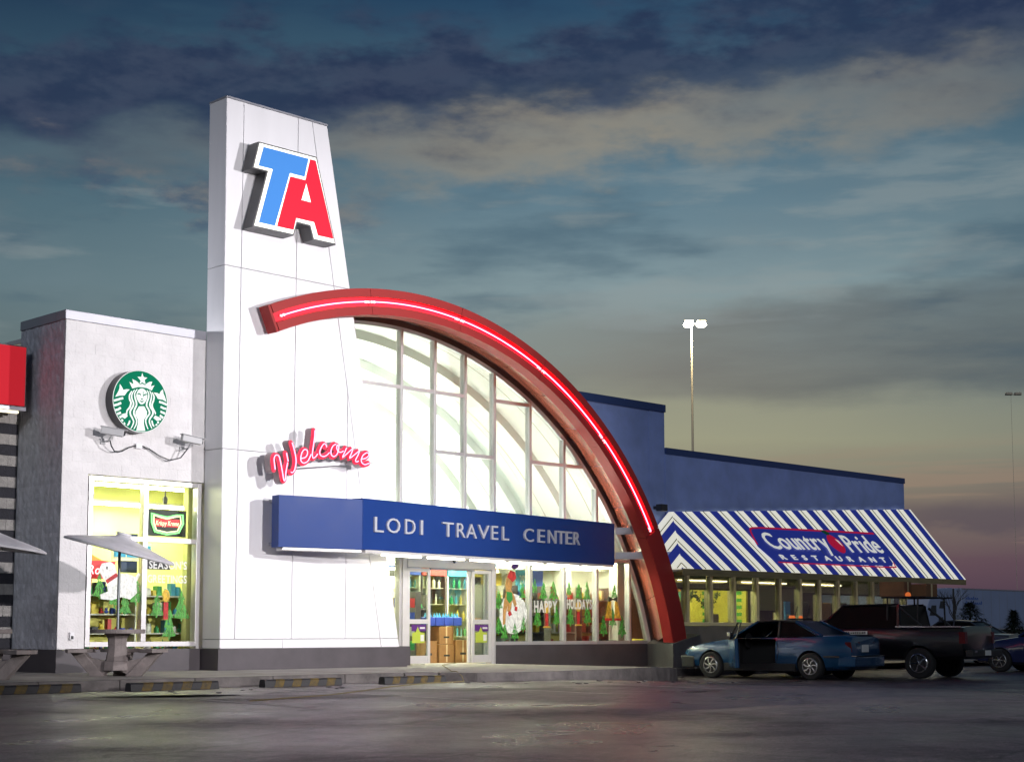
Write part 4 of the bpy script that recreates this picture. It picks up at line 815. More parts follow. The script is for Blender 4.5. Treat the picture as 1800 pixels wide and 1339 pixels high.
dec('gingerbread_decal', gb, M_TAN, .007); dec('hat_decal', [(1.82, 2.14), (2.0, 2.02), (2.12, 2.12), (2.08, 2.26), (1.92, 2.30)], M_REDP, .010); dec('vest_decal', [(1.80, 1.80), (1.98, 1.78), (2.0, 1.62), (1.90, 1.52), (1.80, 1.62)], M_GRNP, .010)
for p in ([(1.92, 1.36), (1.84, 1.30), (1.88, 1.22), (1.98, 1.26)], [(2.08, 1.46), (2.16, 1.44), (2.14, 1.34), (2.06, 1.36)]): dec('mitten_decal', p, M_REDP, .010)
dec('bird_decal', [(1.95, 2.36), (2.06, 2.32), (2.18, 2.35), (2.2, 2.44), (2.08, 2.46), (1.98, 2.44)], M_PUR, .010)
def candle(x, z):
    dec('candle_decal', [(x - .05, z), (x + .05, z), (x + .05, z + .30), (x - .05, z + .30)], M_REDP, .007); dec('flame_decal', [(x + .09 * cos(a * pi / 8), z + .42 + .13 * sin(a * pi / 8)) for a in range(16)], M_YELP, .004)
    dec('dish_decal', [(x - .14, z - .04), (x + .14, z - .04), (x + .10, z - .004), (x - .10, z - .004)], M_YELP, .007)
candle(3.16, 1.0); candle(4.28, 1.05)
for sx in (-1, 1):
    x = 5.56 + sx * .12; dec('bell_decal', [(x - .05 + sx * .0, 1.62), (x + .05, 1.62), (x + .12 + sx * .05, 1.20), (x - .12 + sx * .05, 1.20)], M_YELP, .007, par=UP[7, 0]); dec('bell_rim_decal', [(x - .13 + sx * .05, 1.14), (x + .13 + sx * .05, 1.14), (x + .13 + sx * .05, 1.197), (x - .13 + sx * .05, 1.197)], M_REDP, .007, par=UP[7, 0])
dec('bow_decal', [(5.40, 1.60), (5.56, 1.66), (5.72, 1.60), (5.72, 1.74), (5.56, 1.68), (5.40, 1.74)], M_BLKP, .010, par=UP[7, 0])
text_parts('HAPPY', 2.72, 3.52, 1.33, .26, G0, .012, .008, M_WHT, pane_of(3.0), off=.03); text_parts('HOLIDAYS', 3.86, 4.76, 1.42, .22, G0, .012, .008, M_WHT, pane_of(4.3), off=.03)
# ================================================================== ANNEX ROOM
room = thing('annex_room', (-8.6, 1, .15), 'yellow-green lit shop room seen through the annex window', 'shop room')
B(-9.89, 2.6, .15, -5.2, 2.75, 4.1).build('back_wall', mat('annex_yellow', (.76, .76, .34), .7, var=.06), room); B(-5.3, AY + .35, .15, -5.2, 2.6, 4.1).build('side_wall', MATS['annex_yellow'], room); B(-9.88, AY + .35, .15, -9.80, 2.6, 4.1).build('side_wall', MATS['annex_yellow'], room)
B(-9.89, AY + .32, 3.95, -5.2, 2.6, 4.08).build('ceiling', M_IC, room); MB().grid([[(-9.9, AY + .2, .16), (-5.2, AY + .2, .16)], [(-9.9, 2.6, .16), (-5.2, 2.6, .16)]]).build('floor', M_IF, room)
for y in (.5, 1.4): B(-9.8, y, 3.75, -5.3, y + .12, 3.949).build('ceiling_beam', MATS['annex_yellow'], room)
B(-7.22, AY + .34, .16, -7.02, AY + .5, 3.95).build('column', MATS['annex_yellow'], room)
lamp_box('ceiling_light', -9.6, .05, 3.60, -6.2, .2, 3.64, emat('annex_tube', (1, 1, .62), 46, (.8, .8, .6)), 'fluorescent strip light near the annex window', 'annex ceiling lights'); lamp_box('ceiling_light', -9.6, 1.7, 3.40, -5.6, 1.95, 3.44, MATS['annex_tube'], 'wide fluorescent strip light deep in the annex room', 'annex ceiling lights')
for i, (x, y) in enumerate(((-9.2, -.25), (-7.6, -.2))):
    t = thing('spot_fixture', (x, y, 3.6), 'small dark ceiling spot fixture in the annex, %s one' % ('left', 'right')[i], 'spotlight', 'annex ceiling spots'); MB().tube([(x, y, 3.75), (x, y, 3.42)], .012).build('stem', M_CAMD, t); MB().lathe([(.035, 0), (.05, .1), (.03, .14), (0, .14)], (x, y, 3.30), 10).build('head', M_CAMD, t, smooth=True)
for i, (a, b, y) in enumerate(((-9.3, -8.2, -.25), (-8.0, -6.9, -.20))):
    shelf('annex_shelf', 'goods shelf behind the %s half of the annex window' % ('left', 'right')[i], a, b, y, [.5, .85, 1.2, 1.55])
    for j, z in enumerate([.5, .85, 1.2, 1.55]): goods(a + .05, b - .05, y + .02, z + .002, 'on the %s shelf in the %s half of the annex window' % (('lowest', 'second', 'third', 'top')[j], ('left', 'right')[i]), [[0, 1, 2, 3, 5], [4, 2, 3, 4, 7]][i], .10, .26)
gr = thing('arcade_sign', (-9.1, -.3, 1.9), 'orange star and red neon banner reading Game Room in the annex', 'sign')
sp = [(-9.42 + (.55 if k % 2 == 0 else .30) * sin(k * pi / 5 + .2) * .95, 2.08 + (.52 if k % 2 == 0 else .30) * cos(k * pi / 5 + .2)) for k in range(10)]
MB().prism(sp, front(-.30), .02, 0).build('star', mat('star_orange', (.72, .33, .04), .5, emit=(.72, .33, .04), es=.35), gr)
MB().prism([(-9.72, 1.82), (-8.82, 1.84), (-8.72, 2.16), (-9.10, 2.17), (-9.72, 2.12)], front(-.33), .02, 0).build('banner', mat('banner_red', (.6, .03, .04), .5, emit=(.7, .03, .05), es=.5), gr)
text_parts('Game Room', -9.85, -8.79, 1.92, .16, front(-.355), .012, .002, emat('pink_tube', (1, .55, .6), 2.2, (.8, .5, .5)), gr, shear=.15)
kk = thing('neon_window_sign', (-7.75, -.52, 2.7), 'green and red bow-tie neon sign reading Krispy Kreme in the annex window', 'sign')
B(-8.20, -.50, 2.66, -7.32, -.47, 3.16).build('board', M_BLKP, kk)
def nb(pts, m, nm, r=.016): MB().tube([(x, -.535, z) for x, z in smooth_pl(pts + [pts[0]], 2)][:-1], r, 6, True).build(nm, m, kk)
nb([(-8.10, 3.08), (-7.76, 3.02), (-7.42, 3.08), (-7.50, 2.74), (-8.02, 2.74)], emat('neon_green', (.25, 1, .25), 2.6), 'green_tube'); nb([(-8.05, 3.05), (-7.76, 2.99), (-7.47, 3.05), (-7.53, 2.77), (-7.99, 2.77)], emat('neon_yellow', (1, 1, .55), 2.2), 'yellow_tube', .012)
MB().prism([(-8.03, 2.84), (-7.49, 2.84), (-7.47, 2.99), (-8.05, 2.99)], front(-.505), .012, 0).build('red_panel', MATS['banner_red'], kk)
text_parts('Krispy Kreme', -8.00, -7.50, 2.865, .09, front(-.52), .012, .002, emat('orange_tube', (1, .6, .4), 1.8, (.8, .5, .4)), kk, shear=.15)
bs_ = thing('menu_lightbox', (-7.9, .4, 2.2), 'blue and cream menu light box hung in the annex', 'menu board'); B(-8.35, .4, 2.22, -7.5, .46, 2.58).build('case', mat('menu_cream', (.7, .65, .5), .5, emit=(.8, .75, .5), es=.5), bs_)
for k in range(3): B(-8.32 + .275 * k, .392, 2.29, -8.07 + .275 * k, .399, 2.52).build('menu_panel', mat('menu_blue', (.06, .3, .55), .5, emit=(.06, .32, .6), es=.6), bs_)
B(-8.1, .5, 2.0, -7.75, .54, 2.75).build('hanger', mat('hanger_blue', (.02, .04, .14), .5), bs_)
A0 = front(AY + .046)
def adec(name, pts, m, i, w=.004): return MB().prism(pts, A0, w, w - .003).build(name, m, PANE[i, 0])
for x, z, h, i in ((-9.25, 1.45, .5, 0), (-8.95, 1.30, .5, 0), (-8.72, 1.15, .5, 0), (-8.50, 1.35, .52, 0), (-8.05, 1.12, .45, 1), (-7.78, .72, .6, 1), (-7.52, 1.05, .6, 1)): adec('tree_decal', tree_shape(x, z, h), M_TREE, i)
dog = [(-9.20, 1.85), (-9.28, 1.98), (-9.22, 2.10), (-9.05, 2.14), (-8.95, 2.08), (-8.90, 1.92), (-8.70, 1.93), (-8.52, 1.88), (-8.45, 1.96), (-8.42, 1.92), (-8.50, 1.78), (-8.48, 1.58), (-8.62, 1.46), (-8.80, 1.50), (-9.0, 1.44), (-9.22, 1.46), (-9.24, 1.54), (-9.08, 1.60), (-9.12, 1.75)]
adec('white_animal_decal', dog, M_BALL, 0, .006); adec('collar_decal', [(-9.14, 1.80), (-8.92, 1.94), (-8.88, 1.88), (-9.10, 1.74)], M_REDP, 0, .010); adec('eye_decal', [(-9.13, 2.0), (-9.10, 2.0), (-9.10, 2.05), (-9.13, 2.05)], M_BLKP, 0, .010)
x = -7.86; adec('candle_decal', [(x - .05, 1.10), (x + .05, 1.10), (x + .05, 1.42), (x - .05, 1.42)], M_REDP, 1, .010); adec('flame_decal', [(x + .08 * cos(a * pi / 8), 1.54 + .12 * sin(a * pi / 8)) for a in range(16)], M_YELP, 1, .007)
adec('dark_strip_decal', [(-8.28, 2.02), (-7.78, 2.02), (-7.78, 2.20), (-8.28, 2.20)], M_BLKP, 1, .004)
text_parts("SEASON'S", -8.24, -7.42, 2.04, .14, A0, .012, .006, M_WHT, PANE[1, 0], off=.02); text_parts('GREETINGS', -8.27, -7.42, 1.78, .14, A0, .012, .006, M_WHT, PANE[1, 0], off=.02)

# ================================================================== SIGNS ON THE FRONT
SA, SBp, SE = Vector((-6.2, -1.93)), Vector((-4.37, -2.2)), Vector((4.73, -.8))
ns = thing('name_sign', (-4.37, -1.9, 2.47), 'long dark blue sign reading LODI TRAVEL CENTER over the entrance', 'sign')
M_SBLUE = mat('blue_enamel', (.016, .05, .22), .36, var=.06, vs=1.5, spec=.14); M_SB2 = mat('blue_enamel_dark', (.012, .03, .14), .3)
def sbox(a, b, z0, z1, th, nm, m, w=0):
    d = (b - a).normalized(); q = Vector((-d.y, d.x)); p = [a - q * w, b - q * w, b + q * th, a + q * th]
    return MB().hexa([(v.x, v.y, z0) for v in p] + [(v.x, v.y, z1) for v in p]).build(nm, m, ns, bevel=.004)
dd = (SE - SBp).normalized()
sbox(SA, SBp - Vector((.004, 0)), 2.47, 3.46, .28, 'end_panel', M_SBLUE); sbox(SBp, SE, 2.48, 3.49, .28, 'main_panel', M_SBLUE)
sbox(SBp + dd * .1, SE - dd * .05, 2.42, 2.476, .26, 'bottom_trim', M_DW); sbox(SA + Vector((.1, 0)), SBp - Vector((.02, 0)), 2.415, 2.466, .26, 'bottom_trim', M_DW)
for k in range(6):
    c = SBp + dd * (.8 + 1.45 * k); sbox(c, c + dd * 1.1, 2.385, 2.417, .2, 'downlight', emat('sign_downlight', (1, .95, .72), 14.0, (.8, .8, .7)), -.06)
for k in range(5):
    c = SBp + dd * (.3 + 1.8 * k); sbox(c, c + dd * .9, 3.37, 3.43, .42, 'uplight', emat('sign_uplight', (1, .97, .92), 9.0, (.8, .8, .8)), -.30)
qn = Vector((dd.y, -dd.x))
smap = lambda u, v, w: (SBp.x + dd.x * u + qn.x * w, SBp.y + dd.y * u + qn.y * w, v)
M_LET = mat('brushed_letter', (.72, .73, .78), .3, metal=.35, var=.08)
for ch, u0, u1, k in (('L', .32, .59, 0), ('O', .69, 1.10, 0), ('D', 1.26, 1.58, 0), ('I', 1.75, 1.82, 0), ('T', 2.47, 2.84, 1), ('R', 2.95, 3.24, 1), ('A', 3.27, 3.64, 1), ('V', 3.68, 4.09, 1), ('E', 4.17, 4.41, 1), ('L', 4.57, 4.81, 1), ('C', 5.38, 5.76, 2), ('E', 5.93, 6.20, 2), ('N', 6.34, 6.66, 2), ('T', 6.71, 7.01, 2), ('E', 7.06, 7.31, 2), ('R', 7.38, 7.64, 2)):
    z0 = 2.835 + .008 * u0; glyph_fit(ch, u0, u1, z0, z0 + .30, smap, .045, .006, 0).build('letter', M_LET, ns)
for z in (2.62, 3.22):
    p0 = (4.735, -.82); p1 = (5.22, -1.42); e = Vector((p1[0] - p0[0], p1[1] - p0[1])).normalized(); q = Vector((-e.y, e.x)) * .03
    sl_ = .22; MB().hexa([(p0[0] - q.x, p0[1] - q.y, z), (p1[0] + .05 - q.x, p1[1] - .05 - q.y, z), (p1[0] + .05 + q.x, p1[1] - .05 + q.y, z), (p0[0] + q.x, p0[1] + q.y, z), (p0[0] - q.x, p0[1] - q.y, z + .17), (p1[0] - .06 - q.x, p1[1] + .06 - q.y, z + .17), (p1[0] - .06 + q.x, p1[1] + .06 + q.y, z + .17), (p0[0] + q.x, p0[1] + q.y, z + .17)]).build('bracket_arm', M_CAP, ns)
for z in (2.55, 3.38): B(-6.0, -1.66, z - .03, -5.94, -1.351, z + .03).build('wall_bracket', M_CAP, ns)
WEL = {
'W': [[(-6.25, 3.94), (-6.27, 4.05), (-6.28, 4.15), (-6.25, 4.21), (-6.2, 4.22), (-6.16, 4.19), (-6.13, 4.1), (-6.1, 3.99), (-6.07, 3.86), (-6.05, 3.77), (-6.03, 3.74), (-6.01, 3.78), (-6.0, 3.89), (-5.98, 4.01), (-5.96, 4.1)], [(-5.99, 4.28), (-5.97, 4.2), (-5.95, 4.12)], [(-5.86, 4.49), (-5.81, 4.36), (-5.77, 4.22), (-5.76, 4.12), (-5.78, 4.01), (-5.81, 3.94), (-5.85, 3.91), (-5.88, 3.92)]],
'e': [[(-5.64, 4.2), (-5.54, 4.23), (-5.49, 4.3), (-5.5, 4.37), (-5.56, 4.38), (-5.62, 4.32), (-5.65, 4.21), (-5.64, 4.15), (-5.6, 4.12), (-5.55, 4.12), (-5.48, 4.16), (-5.44, 4.22), (-5.40, 4.30)]],
'l': [[(-5.31, 4.78), (-5.32, 4.64), (-5.34, 4.51), (-5.36, 4.39), (-5.37, 4.3), (-5.35, 4.23), (-5.29, 4.26), (-5.24, 4.32)]],
'c': [[(-5.02, 4.47), (-5.04, 4.52), (-5.09, 4.53), (-5.15, 4.46), (-5.19, 4.37), (-5.17, 4.3), (-5.1, 4.28), (-5.02, 4.31), (-4.95, 4.37)]],
'o': [[(-4.79, 4.55), (-4.86, 4.51), (-4.91, 4.42), (-4.9, 4.33), (-4.84, 4.3), (-4.77, 4.34), (-4.73, 4.42), (-4.72, 4.5), (-4.75, 4.54), (-4.77, 4.48), (-4.73, 4.41), (-4.66, 4.4), (-4.60, 4.43)]],
'm': [[(-4.52, 4.5), (-4.56, 4.42), (-4.62, 4.3), (-4.49, 4.4), (-4.37, 4.49), (-4.39, 4.41), (-4.44, 4.3), (-4.3, 4.39), (-4.2, 4.46), (-4.22, 4.39), (-4.29, 4.27), (-4.26, 4.24), (-4.21, 4.26)]],
'e ': [[(-4.15, 4.3), (-4.03, 4.33), (-3.95, 4.39), (-3.95, 4.43), (-4.01, 4.44), (-4.1, 4.38), (-4.14, 4.29), (-4.12, 4.23), (-4.05, 4.2), (-3.98, 4.22), (-3.93, 4.24)]]}
we = thing('welcome_sign', (-5.1, -1.8, 3.7), 'pink-red neon script sign reading Welcome on the white tower', 'sign')
M_PINK = mat('pink_channel', (.60, .02, .065), .4, emit=(.8, .015, .06), es=.16, spec=.2); M_WRET = mat('letter_return', (.34, .26, .27), .4); M_WN = emat('neon_pink', (1, .18, .28), 5.5)
WF = front(-1.80)
for ln, strokes in WEL.items():
    body = MB()
    for pl in strokes: body.stroke(smooth_pl(pl, 3), .115, WF, 0, -.18)
    bo = body.build('letter_case', M_WRET, we)
    fc = MB()
    for i, pl in enumerate(strokes): fc.stroke(smooth_pl(pl, 3), .108, lambda u, v, w, i=i: (u, -1.80 - w, v), .016 + .0007 * i, .0110 + .0007 * i)
    fc.build('letter_face', M_PINK, bo)
    for pl in strokes: MB().tube([(x, -1.865, z) for x, z in smooth_pl(pl, 4)], .0105, 8).build('neon_tube', M_WN, bo, smooth=True)
for x, z in ((-6.08, 4.0), (-5.3, 4.4), (-4.8, 4.4), (-4.05, 4.32)): B(x - .02, -1.55, z - .02, x + .02, -1.351, z + .02).build('standoff', M_CAP, we)
MB().hexa([(-6.15, -1.56, 3.96), (-4.0, -1.56, 4.24), (-4.0, -1.50, 4.24), (-6.15, -1.50, 3.96), (-6.15, -1.56, 4.04), (-4.0, -1.56, 4.32), (-4.0, -1.50, 4.32), (-6.15, -1.50, 4.04)]).build('raceway', M_PANEL, we)
# ================================================================== RESTAURANT WING
M_DUSKW = mat('dusk_tinted_stucco', (.36, .47, .90), .8, var=.2, vs=1.0, bump=.35, bs=34); M_BLUEC = mat('blue_coping', (.05, .09, .26), .45, metal=.2)  # pale wall; the blue of the dusk ambient is put into its colour
rw = thing('restaurant_wing', (13, 0, -.1), 'restaurant wing toned blue for the dusk light, with stepped parapet right of the arch', 'building')
RX1 = 19.5
# high parapet block (front face at the facade line) and long low wall
B(7.05, .02, 3.0, 7.68, 1.24, 6.60).build('upper_wall', M_DUSKW, rw)
MB().prism([(4.2, 6.60), (4.2, 5.4)] + [(GC[0] + (GR + .60) * cos(radians(a)), GC[1] + (GR + .60) * sin(radians(a))) for a in (48, 44, 40, 36, 32, 28)] + [(7.045, 3.0), (7.045, 6.60)], front(.03), 0, -.3).build('upper_wall', M_DUSKW, rw)
B(4.15, -.02, 6.602, 7.70, .45, 6.80).build('coping', M_BLUEC, rw, bevel=.006)
B(7.685, .0, 2.62, RX1, .28, 5.50).build('wall', M_DUSKW, rw); B(7.69, -.03, 5.502, RX1 + .03, .32, 5.67).build('coping', M_BLUEC, rw, bevel=.006)
B(7.3, .025, 2.62, 7.68, .28, 2.995).build('wall', M_DUSKW, rw)
B(RX1 - .28, .285, -.2, RX1, 9, 5.50).build('end_wall', M_DUSKW, rw); B(7.7, 8.8, -.2, RX1 - .29, 9, 5.5).build('rear_wall', M_DUSKW, rw); B(7.7, .33, 5.3, RX1 - .3, 8.7, 5.42).build('roof', M_BACK, rw)
B(7.62, -.04, -.3, RX1, .2, 1.02).build('plinth', mat('rest_plinth', (.085, .085, .10), .7, var=.25, vs=2, bump=.2), rw)
M_RF = mat('beige_frame', (.44, .42, .36), .45, metal=.2, var=.06); M_SHADE = mat('roller_shade', (.42, .43, .36), .8, var=.05); M_RGL = glass('rest_glass', (.92, .95, .85), .7)
B(7.6, -.07, 1.024, RX1, .18, 1.11).build('sill', M_RF, rw, bevel=.005); B(7.6, -.05, 2.43, RX1, .18, 2.615).build('head', M_RF, rw, bevel=.005)
RM = [7.52, 8.53, 9.53, 10.56, 11.61, 12.69, 13.70, 14.67, 15.65, 16.60, 17.52, 18.44, 19.40]
for x in RM[1:]: B(x - .055, -.045, 1.112, x + .055, .17, 2.428).build('mullion', M_RF, rw, bevel=.004)
for i in range(len(RM) - 1):
    a, b = RM[i] + .057, RM[i + 1] - .057; w = B(a, .03, 1.115, b, .036, 2.425).build('window', M_RGL, rw)
    dropz = 2.02 if i < 4 else (1.45 if i == 4 else (2.12 if i == 5 else 1.98))
    B(a + .01, .08, dropz, b - .01, .09, 2.42).build('shade', M_SHADE, w); B(a + .01, .075, dropz - .05, b - .01, .095, dropz - .002).build('shade_bar', M_BLKP, w)
dn = thing('dining_room', (13, 2, .15), 'dim yellow dining room behind the restaurant windows', 'room')
M_DY = mat('dining_yellow', (.62, .56, .10), .7, var=.2, vs=2); M_DD = mat('dining_dark', (.05, .04, .04), .7, var=.2)
B(7.8, 2.2, -.1, 12.2, 2.3, 3.0).build('mural_wall', M_DY, dn); B(12.25, 3.2, -.1, 19.1, 3.3, 3.0).build('back_wall', M_DD, dn); B(12.2, .8, -.1, 12.3, 3.1, 3.0).build('partition', M_DY, dn); B(7.8, .3, 2.75, 19.1, 3.2, 2.85).build('ceiling', M_IC, dn); MB().grid([[(7.8, .25, -.12), (19.1, .25, -.12)], [(7.8, 3.3, -.12), (19.1, 3.3, -.12)]]).build('floor', M_DD, dn)
MB().prism([(8.9, 1.45), (11.2, 1.45), (11.35, 1.75), (11.1, 2.0), (8.8, 2.0)], front(2.2), .02, .001).build('teal_oval', mat('mural_teal', (.06, .25, .25), .6), dn); MB().prism([(8.8, 2.002), (11.1, 2.002), (11.0, 2.06), (8.8, 2.06)], front(2.2), .02, .001).build('orange_stripe', mat('mural_orange', (.6, .2, .03), .6), dn)
for k in range(7): B(12.195, .95 + .001, 1.1 + .2 * k, 12.198, 1.15, 1.2 + .2 * k).build('checker', M_GRNP, dn)
for k in range(6): B(11.98, 2.19, 1.12 + .2 * k, 12.08, 2.199, 1.22 + .2 * k).build('checker', M_GRNP, dn)
MB().prism([(9.95 + .17 * cos(a * pi / 10) * (1 + .12 * abs(sin(a * pi / 10))), 2.1 + .17 * sin(a * pi / 10)) for a in range(20)], front(2.14), .03, 0).build('apple', mat('mural_apple', (.55, .03, .02), .5), dn); MB().prism([(9.93, 2.26), (9.86, 2.36), (9.95, 2.30)], front(2.14), .03, 0).build('apple_leaf', M_GRNP, dn)
text_parts('PRIDE', 10.2, 11.0, 1.62, .2, front(2.178), .006, .001, PAL[3], dn)
lamp_box('ceiling_light', 8.2, .7, 2.66, 11.8, .85, 2.70, emat('dining_tube', (1, .94, .50), 120, (.7, .7, .5)), 'warm strip light in the dining room, mural end', 'dining room lights'); lamp_box('ceiling_light', 12.8, 1.5, 2.66, 18.5, 1.62, 2.70, emat('dining_tube2', (1, .92, .6), 34.0, (.7, .7, .5)), 'warm strip light in the dining room, truck end', 'dining room lights')
def chair(x, y, lab):
    t = thing('dining_chair', (x, y, -.1), lab, 'chair', 'dining chairs'); B(x - .2, y - .2, .33, x + .2, y + .2, .38).build('seat', M_DD, t, bevel=.01); B(x - .2, y + .17, .4, x + .2, y + .21, 1.35).build('backrest', M_DD, t, bevel=.03)
    for sx in (-.17, .17):
        for sy in (-.17, .17): B(x + sx - .015, y + sy - .015, -.1, x + sx + .015, y + sy + .015, .329).build('leg', M_DD, t)
for i, x in enumerate((8.8, 9.35, 10.9)): chair(x, .75, '%s dark dining chair back showing above the restaurant sill' % ('first', 'second', 'third')[i])
gar = MB()
for k in range(260):
    t = random.random(); x = 8.3 + 2.2 * t; z = 1.95 - .55 * sin(pi * ((t * 2) % 1)) * .6 + random.gauss(0, .05); y = .45 + random.gauss(0, .04); a = random.uniform(0, 6.3); l = .09
    gar.add([(x, y, z), (x + l * cos(a), y + .02, z + l * sin(a)), (x + l * cos(a + .5), y - .02, z + l * sin(a + .5))], [(0, 1, 2)])
tag(gar.build('garland', mat('garland_green', (.03, .07, .03), .8), loc=(9.4, .45, 1.7)), 'dark green garland swagged inside the restaurant windows', 'garland')
pf = thing('phone_sign', (13.2, .25, 1.1), 'tall narrow blue sign standing inside the restaurant window', 'sign'); B(13.25, .2, .9, 13.5, .26, 1.72).build('board', mat('phone_blue', (.03, .16, .42), .5, emit=(.03, .16, .42), es=.25), pf); B(13.31, .19, 1.1, 13.44, .199, 1.35).build('symbol', M_WHT, pf); B(13.33, .182, 1.14, 13.42, .1895, 1.31).build('symbol_inset', M_BLUP, pf)
for i, (x, c) in enumerate(((14.1, 5), (15.0, 6), (16.0, 5), (17.2, 6), (18.1, 5))):
    t = thing('booth', (x, 1.6, -.1), 'dark booth seat back inside the restaurant, %s from the mural' % ('first', 'second', 'third', 'fourth', 'fifth')[i], 'booth', 'booths in the restaurant'); B(x - .35, 1.5, -.1, x + .35, 1.7, 1.75).build('backrest', PAL[c], t, bevel=.03); B(x - .35, 1.1, -.1, x + .35, 1.495, .4).build('seat', PAL[c], t, bevel=.03)
wl = thing('wall_floodlight', (7.25, 0, 4.0), 'small dark floodlight on the restaurant wall beside the arch', 'floodlight'); B(7.20, -.12, 4.02, 7.30, .02, 4.10).build('arm', M_CAMD, wl); bb = B(7.12, -.32, 3.96, 7.38, -.13, 4.14).build('head', M_CAMD, wl, bevel=.02)
# ------------------------------------------------------------------ awning
aw_ = thing('awning', (12.7, -1, 2.42), 'blue and white striped metal mansard awning over the restaurant windows', 'awning')
M_AB = mat('awning_blue', (.03, .045, .34), .4, var=.05, emit=(.03, .05, .38), es=.32); M_AW = mat('awning_white', (.80, .79, .68), .4, var=.05, emit=(.85, .83, .70), es=.72); M_SEAM = mat('awning_seam', (.20, .20, .10), .5)  # panels emit a little in place of floodlight falling on the awning
XL0, XL1, XR0, XR1 = 7.75, 5.86, 19.456, 19.60
def zt(X): return 3.977 + .6988 * (X - 7.746) / 11.71
def zb(X): return 2.402 + .037 * (X - 5.853) / 13.75
def aws(X, t, w=0): return (X, -2.0 + 1.85 * t - w * .65, zb(X) + (zt(X) - zb(X)) * t + w * .75)
def hip_t(X): return 1.0 if X >= XL0 else max(0.0, (X - XL1) / (XL0 - XL1))
def front_strip(x0, x1, m, nm, w0=0.0, w1=-.03):
    x0 = max(x0, XL1); x1 = min(x1, XR1)
    if x1 - x0 < .005: return
    n = 6 if x0 < XL0 else 1; mb = MB(); pts = [x0 + (x1 - x0) * k / n for k in range(n + 1)]
    for a, b in zip(pts, pts[1:]):
        ta, tb = max(.002, hip_t(a)), max(.004, hip_t(b))
        mb.hexa([aws(a, 0, w1), aws(b, 0, w1), aws(b, tb, w1), aws(a, ta, w1), aws(a, 0, w0), aws(b, 0, w0), aws(b, tb, w0), aws(a, ta, w0)])
    return mb.build(nm, m, aw_)
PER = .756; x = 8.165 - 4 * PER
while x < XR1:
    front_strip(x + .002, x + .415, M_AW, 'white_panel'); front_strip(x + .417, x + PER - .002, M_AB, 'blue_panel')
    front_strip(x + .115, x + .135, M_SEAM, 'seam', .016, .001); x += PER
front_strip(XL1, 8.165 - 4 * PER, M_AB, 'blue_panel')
def side_strip(y0, y1, m, nm, w0=0.0, w1=-.03):     # left return face, stripes run up to the hip
    y0, y1 = max(y0, -2.0), min(y1, -.02)
    if y1 - y0 < .01: return
    def sp_(y, t, w):
        return (XL1 + (XL0 - XL1) * t - w * .65, y, zb(XL1) + (zt(XL0) - zb(XL1)) * t + w * .75)
    mb = MB(); n = 4
    for k in range(n):
        a, b = y0 + (y1 - y0) * k / n, y0 + (y1 - y0) * (k + 1) / n; ta, tb = max(.003, min(1, (a + 2.0) / 1.85)), max(.004, min(1, (b + 2.0) / 1.85))
        t0 = 0 if b < -1.2 else .30
        if ta <= t0 + .01: continue
        mb.hexa([sp_(a, t0, w1), sp_(b, t0, w1), sp_(b, tb, w1), sp_(a, ta, w1), sp_(a, t0, w0), sp_(b, t0, w0), sp_(b, tb, w0), sp_(a, ta, w0)])
    if mb.v: mb.build(nm, m, aw_)
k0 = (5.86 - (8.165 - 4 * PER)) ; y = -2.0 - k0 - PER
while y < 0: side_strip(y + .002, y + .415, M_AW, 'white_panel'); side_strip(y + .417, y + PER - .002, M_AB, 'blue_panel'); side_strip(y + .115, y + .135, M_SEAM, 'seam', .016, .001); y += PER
M_SOFT = mat('tan_soffit', (.34, .27, .13), .6, var=.3, vs=6, stretch=(.4, 3, 3))
MB().hexa([(XL1 + .05, -1.98, 2.33), (XR1, -1.98, 2.37), (XR1, -.08, 2.37), (7.45, -.08, 2.33), (XL1 + .05, -1.98, 2.368), (XR1, -1.98, 2.402), (XR1, -.08, 2.402), (7.45, -.08, 2.368)]).build('soffit', M_SOFT, aw_)
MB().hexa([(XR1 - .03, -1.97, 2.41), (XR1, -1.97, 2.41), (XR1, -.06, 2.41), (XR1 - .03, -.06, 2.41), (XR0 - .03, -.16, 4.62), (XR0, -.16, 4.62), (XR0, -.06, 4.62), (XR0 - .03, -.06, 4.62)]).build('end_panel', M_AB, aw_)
MB().hexa([(XL1, -2.005, 2.23), (XR1, -2.005, 2.27), (XR1, -1.985, 2.27), (XL1, -1.985, 2.23), (XL1, -2.005, 2.395), (XR1, -2.005, 2.432), (XR1, -1.985, 2.432), (XL1, -1.985, 2.395)]).build('fascia', M_SOFT, aw_)
for k in range(4): B(7.6 + 3.0 * k, -1.93, 2.300, 9.8 + 3.0 * k, -1.85, 2.325).build('soffit_fill', emat('soffit_fill_glow', (1, .9, .65), 16.0, (.7, .7, .6)), aw_)  # added strips behind the fascia, there to brighten the window frames
# ------------------------------------------------------------------ restaurant lettering on the awning
rsn = thing('restaurant_sign', (13.2, -1.3, 2.7), 'blue panel reading Country Pride RESTAURANT with red apple on the awning', 'sign')
SMAP = lambda u, v, w: aws(u, v, w)
pan = [(10.20, .15), (15.85, .15), (16.0, .19), (16.28, .60), (16.2, .635), (10.62, .705), (10.35, .69), (10.22, .64), (10.05, .50), (9.95, .40), (10.05, .22)]
def wpoly(p, step=.35):     # subdivide long edges so the sheet follows the ruled surface
    out = []
    for (a, b), (c, d) in zip(p, p[1:] + p[:1]):
        n = max(1, int(abs(c - a) / step)); out += [(a + (c - a) * k / n, b + (d - b) * k / n) for k in range(n)]
    return out
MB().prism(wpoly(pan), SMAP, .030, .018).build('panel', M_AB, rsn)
M_RLINE = mat('sign_red_line', (.6, .02, .06), .4, emit=(.7, .01, .06), es=.35)
